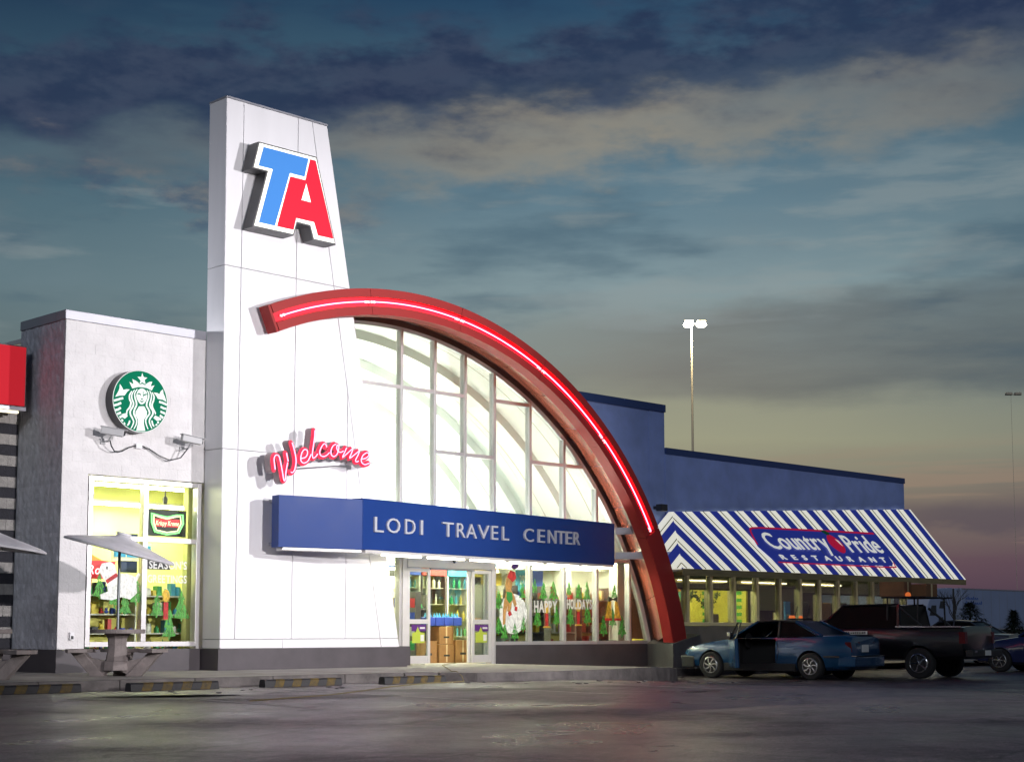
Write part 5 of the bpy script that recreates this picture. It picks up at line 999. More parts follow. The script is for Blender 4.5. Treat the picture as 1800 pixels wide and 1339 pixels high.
def rl(pl, w): MB().stroke(smooth_pl(pl, 5), w, lambda u, v, ww: SMAP(u, v / 2.0, ww), .040, .031, 0, 0).build('red_line', M_RLINE, rsn)
rl([(10.0, .86), (10.16, 1.16), (10.30, 1.34), (10.45, 1.40), (10.9, 1.41), (12.0, 1.375), (14, 1.32), (16.3, 1.255)], .05); rl([(10.2, .29), (12, .275), (14, .26), (15.8, .252), (15.98, .30), (16.05, .40)], .03)
M_SW = mat('sign_letter_white', (.8, .8, .74), .4, emit=(.95, .95, .85), es=.5)
LM = lambda u, v, w: SMAP(u, v, w)
text_parts('Country', 10.50, 13.42, .365, .255, LM, .046, .032, M_SW, rsn, off=.006); text_parts('Pride', 14.30, 16.02, .34, .25, LM, .046, .032, M_SW, rsn, off=.006)
text_parts('RESTAURANT', 10.52, 15.72, .195, .07, LM, .046, .032, M_SW, rsn, track=.62, off=.01)
MB().prism([(13.82 + .30 * cos(a * pi / 12), .46 + .125 * sin(a * pi / 12) * (1 - .12 * cos(2 * a * pi / 12))) for a in range(24)], LM, .050, .031).build('apple', M_RLINE, rsn); MB().prism([(13.78, .585), (13.62, .66), (13.80, .665), (13.94, .62)], LM, .052, .031).build('apple_leaf', mat('leaf_green', (.03, .28, .08), .5), rsn)
MB().prism([(13.95, .53), (14.05, .50), (14.04, .42), (13.99, .46)], LM, .056, .051).build('apple_highlight', M_SW, rsn)
# ================================================================== PICNIC TABLES AND PARASOLS
M_CT = mat('table_concrete', (.22, .19, .18), .75, var=.3, vs=5, bump=.4, bs=40); M_UMB = mat('parasol_shell', (.66, .65, .68), .5, var=.22, vs=3); M_POLE = mat('pole_metal', (.20, .22, .22), .35, metal=.6)
def picnic(x, y, label):
    t = thing('picnic_table', (x, y, .15), label, 'picnic table', 'concrete picnic tables', local=True)
    MB().prism([(.44 * cos(a) * 1.0, .44 * sin(a)) for a in [k * pi / 16 for k in range(32)]], lambda u, v, w: (u, v, w), .765, .695).build('tabletop', M_CT, t, bevel=.012)
    MB().lathe([(.19, .25), (.17, .35), (.15, .5), (.16, .62), (.22, .694)], (0, 0, 0), 8).build('pedestal', M_CT, t)
    MB().lathe([(.24, .10), (.22, .245), (.19, .249)], (0, 0, 0), 8).build('pedestal', M_CT, t)
    for k in range(3):
        a0 = radians(-45 + 120 * k + (0)); a0 = [radians(-45), radians(135), radians(45)][k]
        ro, ri, hw = .82, .50, radians(34); n = 8; p = [(ri * cos(a0 - hw + 2 * hw * j / n), ri * sin(a0 - hw + 2 * hw * j / n)) for j in range(n + 1)] + [(ro * cos(a0 + hw - 2 * hw * j / n), ro * sin(a0 + hw - 2 * hw * j / n)) for j in range(n + 1)]
        MB().prism(p, lambda u, v, w: (u, v, w), .445, .385).build('bench', M_CT, t, bevel=.01)
        c, s_ = cos(a0), sin(a0); q = lambda r, o, z: (r * c - o * s_, r * s_ + o * c, z)
        MB().hexa([q(.16, -.11, 0), q(.40, -.11, 0), q(.40, .11, 0), q(.16, .11, 0), q(.52, -.10, .384), q(.74, -.10, .384), q(.74, .10, .384), q(.52, .10, .384)]).build('leg', M_CT, t, bevel=.012)
        MB().hexa([q(.10, -.09, .08), q(.24, -.09, .02), q(.24, .09, .02), q(.10, .09, .08), q(.10, -.09, .24), q(.46, -.09, .30), q(.46, .09, .30), q(.10, .09, .24)]).build('brace', M_CT, t)
    return t
def parasol(x, y, label, tilt):
    t = thing('parasol', (x, y, .15), label, 'parasol', 'parasols over the picnic tables', local=True)
    MB().tube([(0, 0, .70), (0, 0, 2.14)], .024, 10).build('pole', M_POLE, t, smooth=True)
    n = 40; prof = [(0, .27), (.10, .262), (.13, .225), (.40, .15), (.66, .085), (.86, .03), (.92, 0), (.915, -.03), (.85, -.012), (.45, .075), (.06, .15), (0, .16)]
    cpy = MB().lathe(prof, (0, 0, 0), n).build('canopy', M_UMB, t, smooth=True); cpy.location = (0, 0, 2.06); cpy.rotation_euler = tilt
    for k in range(8):
        a = 2 * pi * k / 8; MB().tube([(.05 * cos(a), .05 * sin(a), .13), (.85 * cos(a), .85 * sin(a), -.018)], .010, 6).build('rib', M_POLE, cpy)
    MB().lathe([(.12, .255), (.13, .27), (.11, .295), (0, .305)], (0, 0, 0), 18).build('cap', M_PANEL, cpy, smooth=True)
    return t
TLT = (radians(9), radians(11), 0)
picnic(-10.34, -3.18, 'concrete picnic table fully in view in front of the annex window'); parasol(-10.34, -3.18, 'grey tilted parasol over the picnic table before the annex window', TLT)
picnic(-12.72, -3.25, 'concrete picnic table cut off by the left picture edge'); parasol(-12.72, -3.25, 'grey parasol whose rim pokes in at the left picture edge', (radians(4), radians(6), 0))
# ================================================================== LAMP MASTS
M_MAST = mat('mast_lamplit', (.68, .60, .46), .5, metal=.0)  # pale warm colour stands in for lamplight falling on the pole
def mast(x, y, h, label, lit, n=2, rot=0.0, k_=1.0):
    t = thing('lamp_mast', (x, y, -.2), label, 'street lamp', 'tall lamp masts', local=True); t.rotation_euler = (0, 0, rot)
    MB().tube([(0, 0, 0), (0, 0, h * .5), (0, 0, h)], [.13 * k_, .10 * k_, .07 * k_], 10).build('pole', M_MAST, t, smooth=True); MB().tube([(-.4, 0, h), (.95, 0, h)], .045, 8).build('cross_arm', M_MAST, t)
    for sx in ([-.25, .85] if n == 2 else [-1, -.35, .35, 1]):
        hd = B(sx * .9 - .34, -.28, h - .02, sx * .9 + .34, .28, h + .22).build('lamp_head', M_MAST, t, bevel=.05); B(sx * .9 - .38, -.25, h - .06, sx * .9 + .38, .25, h - .022).build('lens', lit, hd)
        if lit is M_LAMP and sx < 0:
            pl_ = bpy.data.lights.new('mast_light', 'POINT'); pl_.energy = 2600; pl_.color = (1, .85, .55); pl_.shadow_soft_size = .2; po_ = bpy.data.objects.new('mast_light', pl_); COL.objects.link(po_); po_.parent = t; po_.location = (0, -1.1, h - .6)
        if lit is M_LAMP: MB().lathe([(0, -.22), (.30, -.16), (.42, 0), (.30, .10), (0, .13)], (sx * .9, 0, h - .08), 12).build('refractor', lit, hd, smooth=True)
    return t
M_LAMP = emat('mast_lamp', (1, .93, .72), 60.0, (.9, .9, .8)); M_LOFF = mat('lamp_off', (.25, .20, .17), .5)
mast(70.8, 49.0, 24.9, 'tall mast with two burning lamps behind the restaurant roof', M_LAMP, 2, radians(-45))
mast(135.1, 55.4, 26.9, 'unlit lamp mast faint at the right picture edge', M_LOFF, 2, radians(-45), .2)
# assumed floodlight pole right of the viewer, unseen, added to light the tower
fl = thing('added_floodlight_pole', (5.0, -27.0, 0), 'assumed floodlight pole in the parking lot aimed at the tower', 'street lamp', local=True)
MB().tube([(0, 0, -.25), (0, 0, 8.3)], [.12, .08], 10).build('pole', M_MAST, fl, smooth=True); fh_ = B(-.3, -.2, 8.3, .3, .2, 8.6).build('lamp_head', M_MAST, fl, bevel=.04)
def spot(name, loc, tgt, watts, ang, blend, col, rad=.25):
    l = bpy.data.lights.new(name, 'SPOT'); l.energy = watts; l.spot_size = radians(ang); l.spot_blend = blend; l.color = col; l.shadow_soft_size = rad
    o = bpy.data.objects.new(name, l); COL.objects.link(o); o.location = loc; o.rotation_euler = (Vector(loc) - Vector(tgt)).to_track_quat('Z', 'Y').to_euler(); return o
spot('added_floodlight_lamp', (5.0, -26.6, 8.35), (-6.8, -1.3, 5.2), 19500, 38, .85, (1, .97, 1.0))
fl2 = thing('added_floodlight_pole', (-9.0, -38.0, 0), 'assumed floodlight pole behind the viewer aimed straight at the tower', 'street lamp', local=True)  # second assumed pole, unseen, adds frontal light on the tower
MB().tube([(0, 0, -.25), (0, 0, 6.3)], [.12, .08], 10).build('pole', M_MAST, fl2, smooth=True); B(-.3, -.2, 6.3, .3, .2, 6.6).build('lamp_head', M_MAST, fl2, bevel=.04)
spot('added_floodlight_lamp', (-9.0, -37.6, 6.35), (-5.2, -1.3, 4.0), 32500, 36, .95, (1, .95, .97), .3)
fill_pole = thing('added_floodlight_pole', (-26.5, -33.0, 0), 'added fill light pole out of view, brightening the open asphalt', 'street lamp', local=True)  # added lamp, out of view, to brighten the foreground asphalt
MB().tube([(0, 0, -.25), (0, 0, 10.3)], [.14, .09], 10).build('pole', M_MAST, fill_pole, smooth=True); B(-.3, -.2, 10.3, .3, .2, 10.6).build('lamp_head', M_MAST, fill_pole, bevel=.04)
spot('added_floodlight_lamp', (-26.2, -32.7, 10.3), (-10.5, -12.5, 0), 8500, 30, 1.0, (1, .76, .82), .3)
rl_ = thing('added_roof_floodlight', (-9.2, 1.6, 6.4), 'assumed floodlight on the annex roof, out of view, added to brighten the tower flank', 'floodlight', local=True); B(-.2, -.15, .12, .2, .15, .4).build('head', M_CAMD, rl_, bevel=.03); B(-.05, -.05, 0, .05, .05, .119).build('stand', M_CAMD, rl_)  # assumed lamp behind the parapet, added to brighten the tower's side face
spot('added_roof_lamp', (-9.0, 1.5, 6.9), (-7.1, -1.0, 8.5), 260, 100, .9, (.92, .92, 1.0), .1)

# ================================================================== VEHICLES
def paint(name, col, rough=.25): return mat(name, col, rough, metal=.15, coat=.6, spec=.5)
M_TYRE = mat('tyre_rubber', (.015, .015, .016), .85, bump=.2, bs=60); M_RIM = mat('alloy_rim', (.55, .55, .56), .25, metal=.85); M_CARGL = mat('car_glass', (.004, .004, .005), .3, spec=.06); M_TRIM = mat('car_black_trim', (.015, .015, .017), .5); M_CHR = mat('chrome', (.6, .6, .62), .15, metal=1.0)
def boolean_cut(o, cutters, inner=None):
    par = o.parent; o.parent = None
    for c in cutters:
        md = o.modifiers.new('b', 'BOOLEAN'); md.operation = 'DIFFERENCE'; md.object = c; md.solver = 'EXACT'
    dg = bpy.context.evaluated_depsgraph_get(); dg.update(); me = bpy.data.meshes.new_from_object(o.evaluated_get(dg)); o.modifiers.clear(); o.data = me; o.parent = par
    for c in cutters: bpy.data.objects.remove(c)
    if inner:
        me.materials.append(inner[0])
        for p in me.polygons:
            if inner[1](p.center): p.material_index = len(me.materials) - 1
def loft(sts, mt, name, parent):
    mb = MB(); rows = []
    for y, zb_, zt_, w in sts:
        h = zt_ - zb_; half = [(0, zb_), (w * .82, zb_), (w * .95, zb_ + .08 * h + .02), (w, zb_ + .36 * h), (w * .995, zb_ + .62 * h), (w * .965, zb_ + .86 * h), (w * .90, zt_ - .012), (w * .78, zt_ + .006), (w * .4, zt_ + .022), (0, zt_ + .026)]
        rows.append([(x, y, z) for x, z in half] + [(-x, y, z) for x, z in half[-2:0:-1]] + [(0, y, zb_)])
    mb.grid(rows); k = len(rows[0]) - 1; o = len(mb.v) - len(rows[0])
    mb.f.append(tuple(range(k))); mb.f.append(tuple(o + j for j in range(k))); return mb.build(name, mt, parent, smooth=True)
def wheel(parent, x, y, r, w, side, spokes=7, swirl=.35, rim=M_RIM):
    wh = MB().lathe([(r * .2, -w * .42), (r * .62, -w * .42), (r * .62, w * .42), (r * .2, w * .42)], (0, 0, 0), 20, 'x').build('wheel', M_TRIM, parent); wh.location = (x, y, r)
    MB().lathe([(r * .64, -w / 2), (r * .9, -w / 2), (r, -w * .36), (r, w * .36), (r * .9, w / 2), (r * .64, w / 2), (r * .64, -w / 2)], (0, 0, 0), 28, 'x', False).build('tyre', M_TYRE, wh, smooth=True)
    xo = side * w * .46; rm = MB().lathe([(r * .60, xo - .02), (r * .635, xo + .012 * side), (r * .56, xo + .012 * side), (r * .54, xo - .02)], (0, 0, 0), 28, 'x', False); rm.lathe([(0, xo + .02 * side), (r * .13, xo + .016 * side), (r * .15, xo - .01)], (0, 0, 0), 14, 'x', False)
    for k in range(spokes):
        a = 2 * pi * k / spokes; b = a + swirl; p0, p1 = (r * .11 * cos(a), r * .11 * sin(a)), (r * .57 * cos(b), r * .57 * sin(b)); rm.stroke([p0, (r * .36 * cos(a + swirl * .35), r * .36 * sin(a + swirl * .35)), p1], [r * .10, r * .09, r * .13], lambda u, v, ww: (ww, u, v), xo + .010 * side, xo - .012 * side, 0, 0)
    rm.build('rim', rim, wh); return wh
def patch(p, m, name, parent, th=.012, nseg=1):
    a, b, c, d = [Vector(q) for q in p]; n = (b - a).cross(d - a).normalized() * th; return MB().hexa([a - n, b - n, c - n, d - n, a, b, c, d]).build(name, m, parent)
cz0 = lot_z(5.3)
cp = thing('coupe', (6.06, -4.60, cz0), 'small teal-blue two-door coupe with its driver door open', 'car', local=True); cp.rotation_euler = (0, 0, atan2(.113, .993))
M_TEAL = paint('teal_paint', (.006, .055, .14)); M_INT = mat('car_interior', (.012, .012, .013), .9)
bd = loft([(-2.27, .36, .70, .60), (-2.22, .26, .93, .72), (-2.05, .22, .985, .79), (-1.5, .20, .975, .835), (-.9, .19, .945, .845), (0, .19, .925, .85), (.75, .19, .915, .845), (1.2, .20, .86, .83), (1.75, .22, .77, .79), (2.02, .26, .70, .72), (2.12, .34, .60, .60)], M_TEAL, 'body', cp)
cut = []
for y in (1.28, -1.28):
    for sx in (-1, 1): cut.append(MB().lathe([(.345, -.2), (.345, .2)], (sx * .80, y, .31), 24, 'x').build('cut', M_TRIM))
cut.append(B(-1.0, -.42, .30, -.30, .72, .905).build('cut', M_INT)); boolean_cut(bd, cut, (M_INT, lambda c: (-.78 < c.x < -.28 and -.43 < c.y < .73 and .29 < c.z < .92) or (abs(c.x) < .80 and min((c.y - 1.28) ** 2, (c.y + 1.28) ** 2) + (c.z - .31) ** 2 < .125))); ORIG[bd.name] = Vector()
for y in (1.28, -1.28):
    for sx in (-1, 1): wheel(cp, sx * .755, y, .30, .19, sx)
R4 = lambda s: [(s * .70, .70, .93), (s * .555, .12, 1.30), (s * .57, -.72, 1.30), (s * .70, -1.42, .965)]
patch([(-.70, .78, .925), (.70, .78, .925), (.55, .16, 1.30), (-.55, .16, 1.30)], M_CARGL, 'windscreen', cp); patch([(.66, -1.52, .975), (-.66, -1.52, .975), (-.55, -.80, 1.30), (.55, -.80, 1.30)], M_CARGL, 'rear_window', cp)
mbr = MB(); rows = []
for y, z, w in ((.22, 1.285, .53), (.05, 1.32, .56), (-.35, 1.335, .57), (-.75, 1.315, .56), (-.88, 1.28, .53)): rows.append([(w * u, y, z - .035 * u ** 4) for u in (-1, -.8, -.4, 0, .4, .8, 1)] )
mbr.grid(rows); mbr.grid([[(p[0], p[1], p[2] - .03) for p in r] for r in rows]); mbr.build('roof', M_TEAL, cp, smooth=True, fixn=False)
for s_ in (-1, 1):
    q = R4(s_); MB().hexa([(s_ * .66, -.45, .95), (s_ * .68, -.45, .95), (s_ * .66, -1.40, .965), (s_ * .64, -1.40, .965), (s_ * .54, -.42, 1.27), (s_ * .56, -.42, 1.28), (s_ * .56, -.80, 1.27), (s_ * .54, -.80, 1.27)]).build('rear_side_window', M_CARGL, cp)
    if s_ > 0: MB().hexa([(.68, .66, .93), (.70, .66, .93), (.68, -.38, .945), (.66, -.38, .945), (.54, .16, 1.28), (.56, .16, 1.28), (.56, -.38, 1.28), (.54, -.38, 1.28)]).build('side_window', M_CARGL, cp)
    MB().tube([(s_ * .73, .80, .915), (s_ * .56, .16, 1.295)], .028, 6).build('pillar', M_TEAL, cp); MB().tube([(s_ * .70, -.43, .93), (s_ * .565, -.40, 1.30)], .03, 6).build('pillar', M_TRIM, cp); MB().tube([(s_ * .71, -1.52, .96), (s_ * .56, -.82, 1.29)], .045, 6).build('pillar', M_TEAL, cp); MB().tube([(s_ * .56, .16, 1.295), (s_ * .575, -.3, 1.315), (s_ * .56, -.82, 1.29)], .022, 6).build('roof_rail', M_TRIM, cp)
    hl = MB().hexa([(s_ * .40, 2.075, .56), (s_ * .70, 1.96, .56), (s_ * .74, 1.84, .56), (s_ * .40, 1.95, .56), (s_ * .40, 2.04, .66), (s_ * .70, 1.94, .67), (s_ * .75, 1.82, .69), (s_ * .40, 1.95, .68)]).build('headlight', mat('headlamp_amber', (.75, .55, .40), .15), cp)
    MB().hexa([(s_ * .35, -2.262, .62), (s_ * .70, -2.235, .62), (s_ * .72, -2.1, .62), (s_ * .35, -2.1, .62), (s_ * .35, -2.25, .84), (s_ * .735, -2.215, .84), (s_ * .76, -2.1, .84), (s_ * .35, -2.1, .84)]).build('tail_light', mat('tail_red', (.10, .01, .012), .2), cp)
    MB().tube([(s_ * .86, .66, .965), (s_ * .96, .66, .985)], .03, 6).build('mirror_arm', M_TRIM, cp); B(s_ * .90, .62, .95, s_ * 1.04, .72, 1.06).build('mirror', M_CHR if s_ < 0 else M_TEAL, cp, bevel=.02)
    MB().hexa([(s_ * .845, -2.0, .50), (s_ * .86, -2.0, .50), (s_ * .862, -1.62, .50), (s_ * .845, -1.62, .50), (s_ * .84, -2.0, .54), (s_ * .845, -2.0, .54), (s_ * .862, -1.62, .54), (s_ * .845, -1.62, .54)]).build('side_moulding', M_TRIM, cp)
MB().hexa([(-.74, 2.13, .24), (.74, 2.13, .24), (.80, 1.75, .24), (-.80, 1.75, .24), (-.72, 2.17, .52), (.72, 2.17, .52), (.80, 1.75, .50), (-.80, 1.75, .50)]).build('front_bumper', M_TRIM, cp, bevel=.03); MB().hexa([(-.75, -2.32, .30), (.75, -2.32, .30), (.80, -1.95, .30), (-.80, -1.95, .30), (-.75, -2.33, .52), (.75, -2.33, .52), (.80, -1.95, .52), (-.80, -1.95, .52)]).build('rear_bumper', M_TEAL, cp, bevel=.03)
B(-.70, -2.345, .525, .70, -2.20, .545).build('chrome_strip', M_CHR, cp); B(-.28, -2.29, .62, .02, -2.268, .78).build('number_plate', M_WHT, cp)
M_GAP = mat('panel_gap', (.004, .004, .005), .8)
for s_ in (-1, 1):
    if s_ > 0: MB().tube([(.853, .74, .30), (.856, .72, .60), (.81, .70, .89)], .006, 4).build('panel_gap', M_GAP, cp)
    MB().tube([(s_ * .853, -.44, .30), (s_ * .856, -.50, .60), (s_ * .82, -.46, .90)], .006, 4).build('panel_gap', M_GAP, cp)
    MB().tube([(s_ * .72, .80, .905), (s_ * .74, 1.3, .835), (s_ * .70, 1.85, .745)], .006, 4).build('panel_gap', M_GAP, cp)
MB().tube([(-.70, -1.58, .985), (-.72, -2.08, .99), (0, -2.20, .985), (.72, -2.08, .99), (.70, -1.58, .985)], .006, 4).build('panel_gap', M_GAP, cp)
B(-.34, 2.085, .57, .34, 2.10, .66).build('grille', M_TRIM, cp)
for s_ in (-1, 1):
    for a, b in (((-.92, .91),) if 1 else ()): MB().hexa([(s_ * .78, a, .17), (s_ * .855, a, .19), (s_ * .855, b, .19), (s_ * .78, b, .17), (s_ * .80, a, .36), (s_ * .868, a, .35), (s_ * .868, b, .35), (s_ * .80, b, .36)]).build('shade_skirt', M_TRIM, cp)  # black sill strips stand in for the shadow along the lower body
# open driver door
do = MB().hexa([(-.05, 0, .26), (.05, 0, .26), (.05, -1.10, .26), (-.05, -1.10, .26), (-.06, 0, .90), (.02, 0, .90), (.02, -1.12, .92), (-.06, -1.12, .92)]).build('door', M_TEAL, cp, bevel=.03); do.location = (-.86, .72, 0); do.rotation_euler = (0, 0, radians(-52))
MB().tube([(-.02, -.02, .90), (.10, -.50, 1.27), (.10, -1.0, 1.27), (-.02, -1.10, .92)], .02, 6).build('window_frame', M_TRIM, do); B(.055, -.95, .35, .075, -.12, .82).build('door_card', M_INT, do)
st_ = MB(); st_.lathe([(.16, -.014), (.175, 0), (.16, .014), (.145, 0), (.16, -.014)], (-.38, .52, .86), 18, 'y'); st_.build('steering_wheel', M_INT, cp)
for s_ in (-1, 1): B(s_ * .36 - .22, -.52, .42, s_ * .36 + .22, -.36, 1.12).build('seat_back', M_INT, cp, bevel=.05)
MB().hexa([(-.52, -1.25, .975), (.0, -1.25, .975), (.05, -.85, 1.0), (-.5, -.85, 1.0), (-.50, -1.2, 1.0), (.0, -1.2, 1.0), (.05, -.85, 1.06), (-.48, -.85, 1.06)]).build('red_blanket', PAL[0], cp)
# ---- pickup with cap, rack and amber beacon
pz = lot_z(8.5)
pk = thing('pickup_truck', (8.7, -5.5, pz), 'black pickup truck with loaded roof rack parked behind the coupe', 'pickup', local=True); pk.rotation_euler = (0, 0, atan2(.113, .993))
M_BLKC = paint('black_paint', (.006, .0065, .009), .3)
pb = loft([(-2.65, .50, 1.0, .80), (-2.6, .45, 1.17, .87), (-1.6, .42, 1.18, .90), (-.42, .42, 1.18, .90), (.5, .40, 1.17, .90), (1.0, .40, 1.15, .89), (1.3, .42, 1.10, .88), (2.1, .44, 1.04, .86), (2.35, .50, .96, .80), (2.42, .58, .84, .72)], M_BLKC, 'body', pk)
cut = [MB().lathe([(.40, -.22), (.40, .22)], (sx * .84, y, .36), 24, 'x').build('cut', M_TRIM) for y in (1.65, -1.55) for sx in (-1, 1)] + [B(-.80, -2.52, .75, .80, -1.15, 1.5).build('cut', M_TRIM)]
boolean_cut(pb, cut, (M_INT, lambda c: abs(c.x) < .84 and min((c.y - 1.65) ** 2, (c.y + 1.55) ** 2) + (c.z - .36) ** 2 < .165 or (abs(c.x) < .82 and -2.54 < c.y < -1.1 and c.z < 1.16 and c.z > .74))); ORIG[pb.name] = Vector()
for y in (1.65, -1.55):
    for sx in (-1, 1): wheel(pk, sx * .80, y, .35, .23, sx, 5, 0, M_CHR)
for s_ in (-1, 1): MB().hexa([(s_ * .80, .95, 1.14), (s_ * .84, .95, 1.14), (s_ * .84, -1.06, 1.16), (s_ * .80, -1.06, 1.16), (s_ * .66, .40, 1.66), (s_ * .69, .40, 1.66), (s_ * .69, -.98, 1.66), (s_ * .66, -.98, 1.66)]).build('side_window', M_CARGL, pk); MB().tube([(s_ * .84, .98, 1.14), (s_ * .69, .40, 1.67)], .03, 6).build('pillar', M_BLKC, pk); MB().tube([(s_ * .85, -1.06, 1.15), (s_ * .70, -1.0, 1.68)], .05, 6).build('pillar', M_BLKC, pk); MB().tube([(s_ * .70, .40, 1.67), (s_ * .70, -1.0, 1.69)], .03, 6).build('roof_rail', M_BLKC, pk)
patch([(-.82, 1.05, 1.13), (.82, 1.05, 1.13), (.67, .44, 1.67), (-.67, .44, 1.67)], M_CARGL, 'windscreen', pk); patch([(.80, -1.08, 1.17), (-.80, -1.08, 1.17), (-.67, -1.01, 1.67), (.67, -1.01, 1.67)], M_CARGL, 'rear_window', pk)
MB().grid([[(w * u, y, z - .04 * u ** 4) for u in (-1, -.7, 0, .7, 1)] for y, z, w in ((.44, 1.66, .69), (.2, 1.70, .70), (-.5, 1.71, .70), (-1.03, 1.68, .69))]).build('roof', M_BLKC, pk, smooth=True, fixn=False)
for s_ in (-1, 1):
    B(s_ * .895, -2.58, 1.165, s_ * .925, -1.01, 1.195).build('bed_rail', M_CHR, pk); MB().tube([(s_ * .80, -1.08, 1.62), (s_ * .82, -1.6, 1.20)], .03, 6).build('roll_bar', M_TRIM, pk); MB().hexa([(s_ * .74, -2.66, .80), (s_ * .86, -2.655, .80), (s_ * .88, -2.52, .80), (s_ * .74, -2.52, .80), (s_ * .74, -2.655, 1.06), (s_ * .875, -2.65, 1.06), (s_ * .885, -2.52, 1.06), (s_ * .74, -2.52, 1.06)]).build('tail_light', MATS['tail_red'], pk); B(s_ * .98, .72, 1.16, s_ * 1.12, .80, 1.34).build('mirror', M_CHR if s_ < 0 else M_BLKC, pk, bevel=.02)
B(-.88, -2.83, .50, .88, -2.66, .66).build('rear_bumper', M_CHR if 0 else M_TRIM, pk, bevel=.02); B(-.16, -2.845, .53, .16, -2.832, .645).build('number_plate', M_WHT, pk); B(-.76, -2.838, .60, -.62, -2.831, .64).build('step_pad', M_CHR, pk)
B(-.918, -.30, .82, -.905, .45, 1.08).build('door_sign', M_WHT, pk)
for k, (a, b, z) in enumerate(((-.26, .42, 1.02), (-.18, .33, .945), (-.14, .28, .87))):
    mb = MB(); x = a
    while x < b: w = random.uniform(.02, .05); mb.box(-.922, x, z, -.9185, x + w, z + random.uniform(.03, .045)); x += w + .012
    mb.build('door_sign_lines', M_BLKP, pk)
rkx = MB()
for s_ in (-1, 1):
    for y in (-.75, -1.5): rkx.tube([(s_ * .78, y, 1.15), (s_ * .74, y, 1.86)], .022, 6)
    rkx.tube([(s_ * .74, -.6, 1.86), (s_ * .74, -1.7, 1.86)], .022, 6)
for y in (-.75, -1.5): rkx.tube([(-.74, y, 1.86), (.74, y, 1.86)], .022, 6)
rkx.build('ladder_rack', M_TRIM, pk)
bcn = MB().lathe([(.06, 0), (.07, .02), (.055, .07), (.03, .09), (0, .095)], (-.60, -1.2, 1.885), 14).build('beacon', mat('amber_beacon', (.5, .12, .02), .25, emit=(1, .22, .05), es=.5), pk, smooth=True)
for i, (x, y, sx, sy, sz, lab) in enumerate(((-.40, -.80, .52, .60, .34, 'brown carton on the pickup rack, cab side'), (.28, -1.1, .56, .62, .30, 'brown carton on the pickup rack, tail side'))):
    a = atan2(.113, .993); t = thing('rack_carton', (8.7 + x * cos(a) - y * sin(a), -5.5 + x * sin(a) + y * cos(a), pz + 1.884), lab, 'carton', 'cartons on the pickup rack', local=True); t.rotation_euler = (0, 0, a + radians(6 - 10 * i)); B(-sx / 2, -sy / 2, 0, sx / 2, sy / 2, sz).build('box', mat('dark_carton', (.22, .11, .05), .8, var=.2), t, bevel=.01); B(-.04, -sy / 2 - .002, .0, .04, -sy / 2 - .0005, sz).build('tape', PAL[9], t)
# amber lights standing on the coupe roof line belong to a roof bar
rb = thing('roof_light_bar', (6.06, -4.60, cz0 + 1.34), 'amber roof light bar with two antennas on the coupe', 'light bar', local=True); rb.rotation_euler = (0, 0, atan2(.113, .993))
B(-.52, -.66, .0, .52, -.54, .03).build('base', M_TRIM, rb, bevel=.006); 
for x in (-.42, -.30, .05): MB().lathe([(.045, 0), (.05, .02), (.035, .06), (0, .065)], (x, -.60, .031), 10).build('lamp', MATS['amber_beacon'], rb, smooth=True)
for x in (-.30, .30): MB().tube([(x, -.62, .03), (x + .10, -.66, .30)], .012, 6).build('antenna', M_TRIM, rb)
# ---- sedans at the right edge
def sedan(x, y, rz, m, label):
    t = thing('sedan', (x, y, lot_z(x)), label, 'car', 'cars at the right edge', local=True); t.rotation_euler = (0, 0, rz)
    b_ = loft([(-2.3, .36, .70, .62), (-2.25, .26, .95, .74), (-1.5, .20, .98, .86), (0, .19, .95, .88), (.8, .19, .93, .87), (1.3, .20, .86, .85), (2.0, .24, .74, .76), (2.2, .34, .62, .62)], m, 'body', t)
    boolean_cut(b_, [MB().lathe([(.345, -.2), (.345, .2)], (sx * .82, yy, .31), 20, 'x').build('cut', M_TRIM) for yy in (1.35, -1.3) for sx in (-1, 1)]); ORIG[b_.name] = Vector()
    for yy in (1.35, -1.3):
        for sx in (-1, 1): wheel(t, sx * .77, yy, .31, .2, sx, 6, .1)
    gh = MB(); rows = []
    for yy, z0, z1, w0, w1 in ((.85, .92, .93, .74, .73), (.2, .93, 1.38, .76, .56), (-.35, .94, 1.42, .77, .58), (-.9, .95, 1.38, .76, .56), (-1.6, .97, .98, .72, .70)): rows.append([(-w0, yy, z0), (-w1, yy, z1 - .02), (-w1 * .8, yy, z1), (0, yy, z1 + .015), (w1 * .8, yy, z1), (w1, yy, z1 - .02), (w0, yy, z0)])
    gh.grid(rows).build('greenhouse', M_CARGL, t, smooth=True, fixn=False); MB().grid([[(w * u, yy, z + .006 - .02 * u ** 4) for u in (-1, -.6, 0, .6, 1)] for yy, z, w in ((.22, 1.40, .5), (-.35, 1.44, .54), (-.92, 1.40, .5))]).build('roof', m, t, smooth=True, fixn=False)
    for s_ in (-1, 1): MB().tube([(s_ * .75, .86, .93), (s_ * .57, .2, 1.375), (s_ * .585, -.35, 1.41), (s_ * .57, -.9, 1.375), (s_ * .71, -1.6, .98)], .03, 6).build('pillar', m, t); MB().tube([(s_ * .765, -.35, .95), (s_ * .585, -.35, 1.40)], .028, 6).build('pillar', m, t); B(s_ * .4, 2.10, .60, s_ * .66, 2.17, .70).build('headlight', M_WHT, t, bevel=.01); B(s_ * .38, -2.29, .70, s_ * .68, -2.24, .84).build('tail_light', MATS['tail_red'], t, bevel=.01)
    B(-.25, -2.31, .60, .1, -2.295, .72).build('number_plate', M_WHT, t); return t
sedan(15.6, -6.9, .1, paint('navy_paint', (.02, .03, .10)), 'dark navy sedan cut off by the right picture edge'); sedan(24.0, 1.0, .1, paint('grey_paint', (.06, .065, .08)), 'dark grey sedan far behind the pickup')
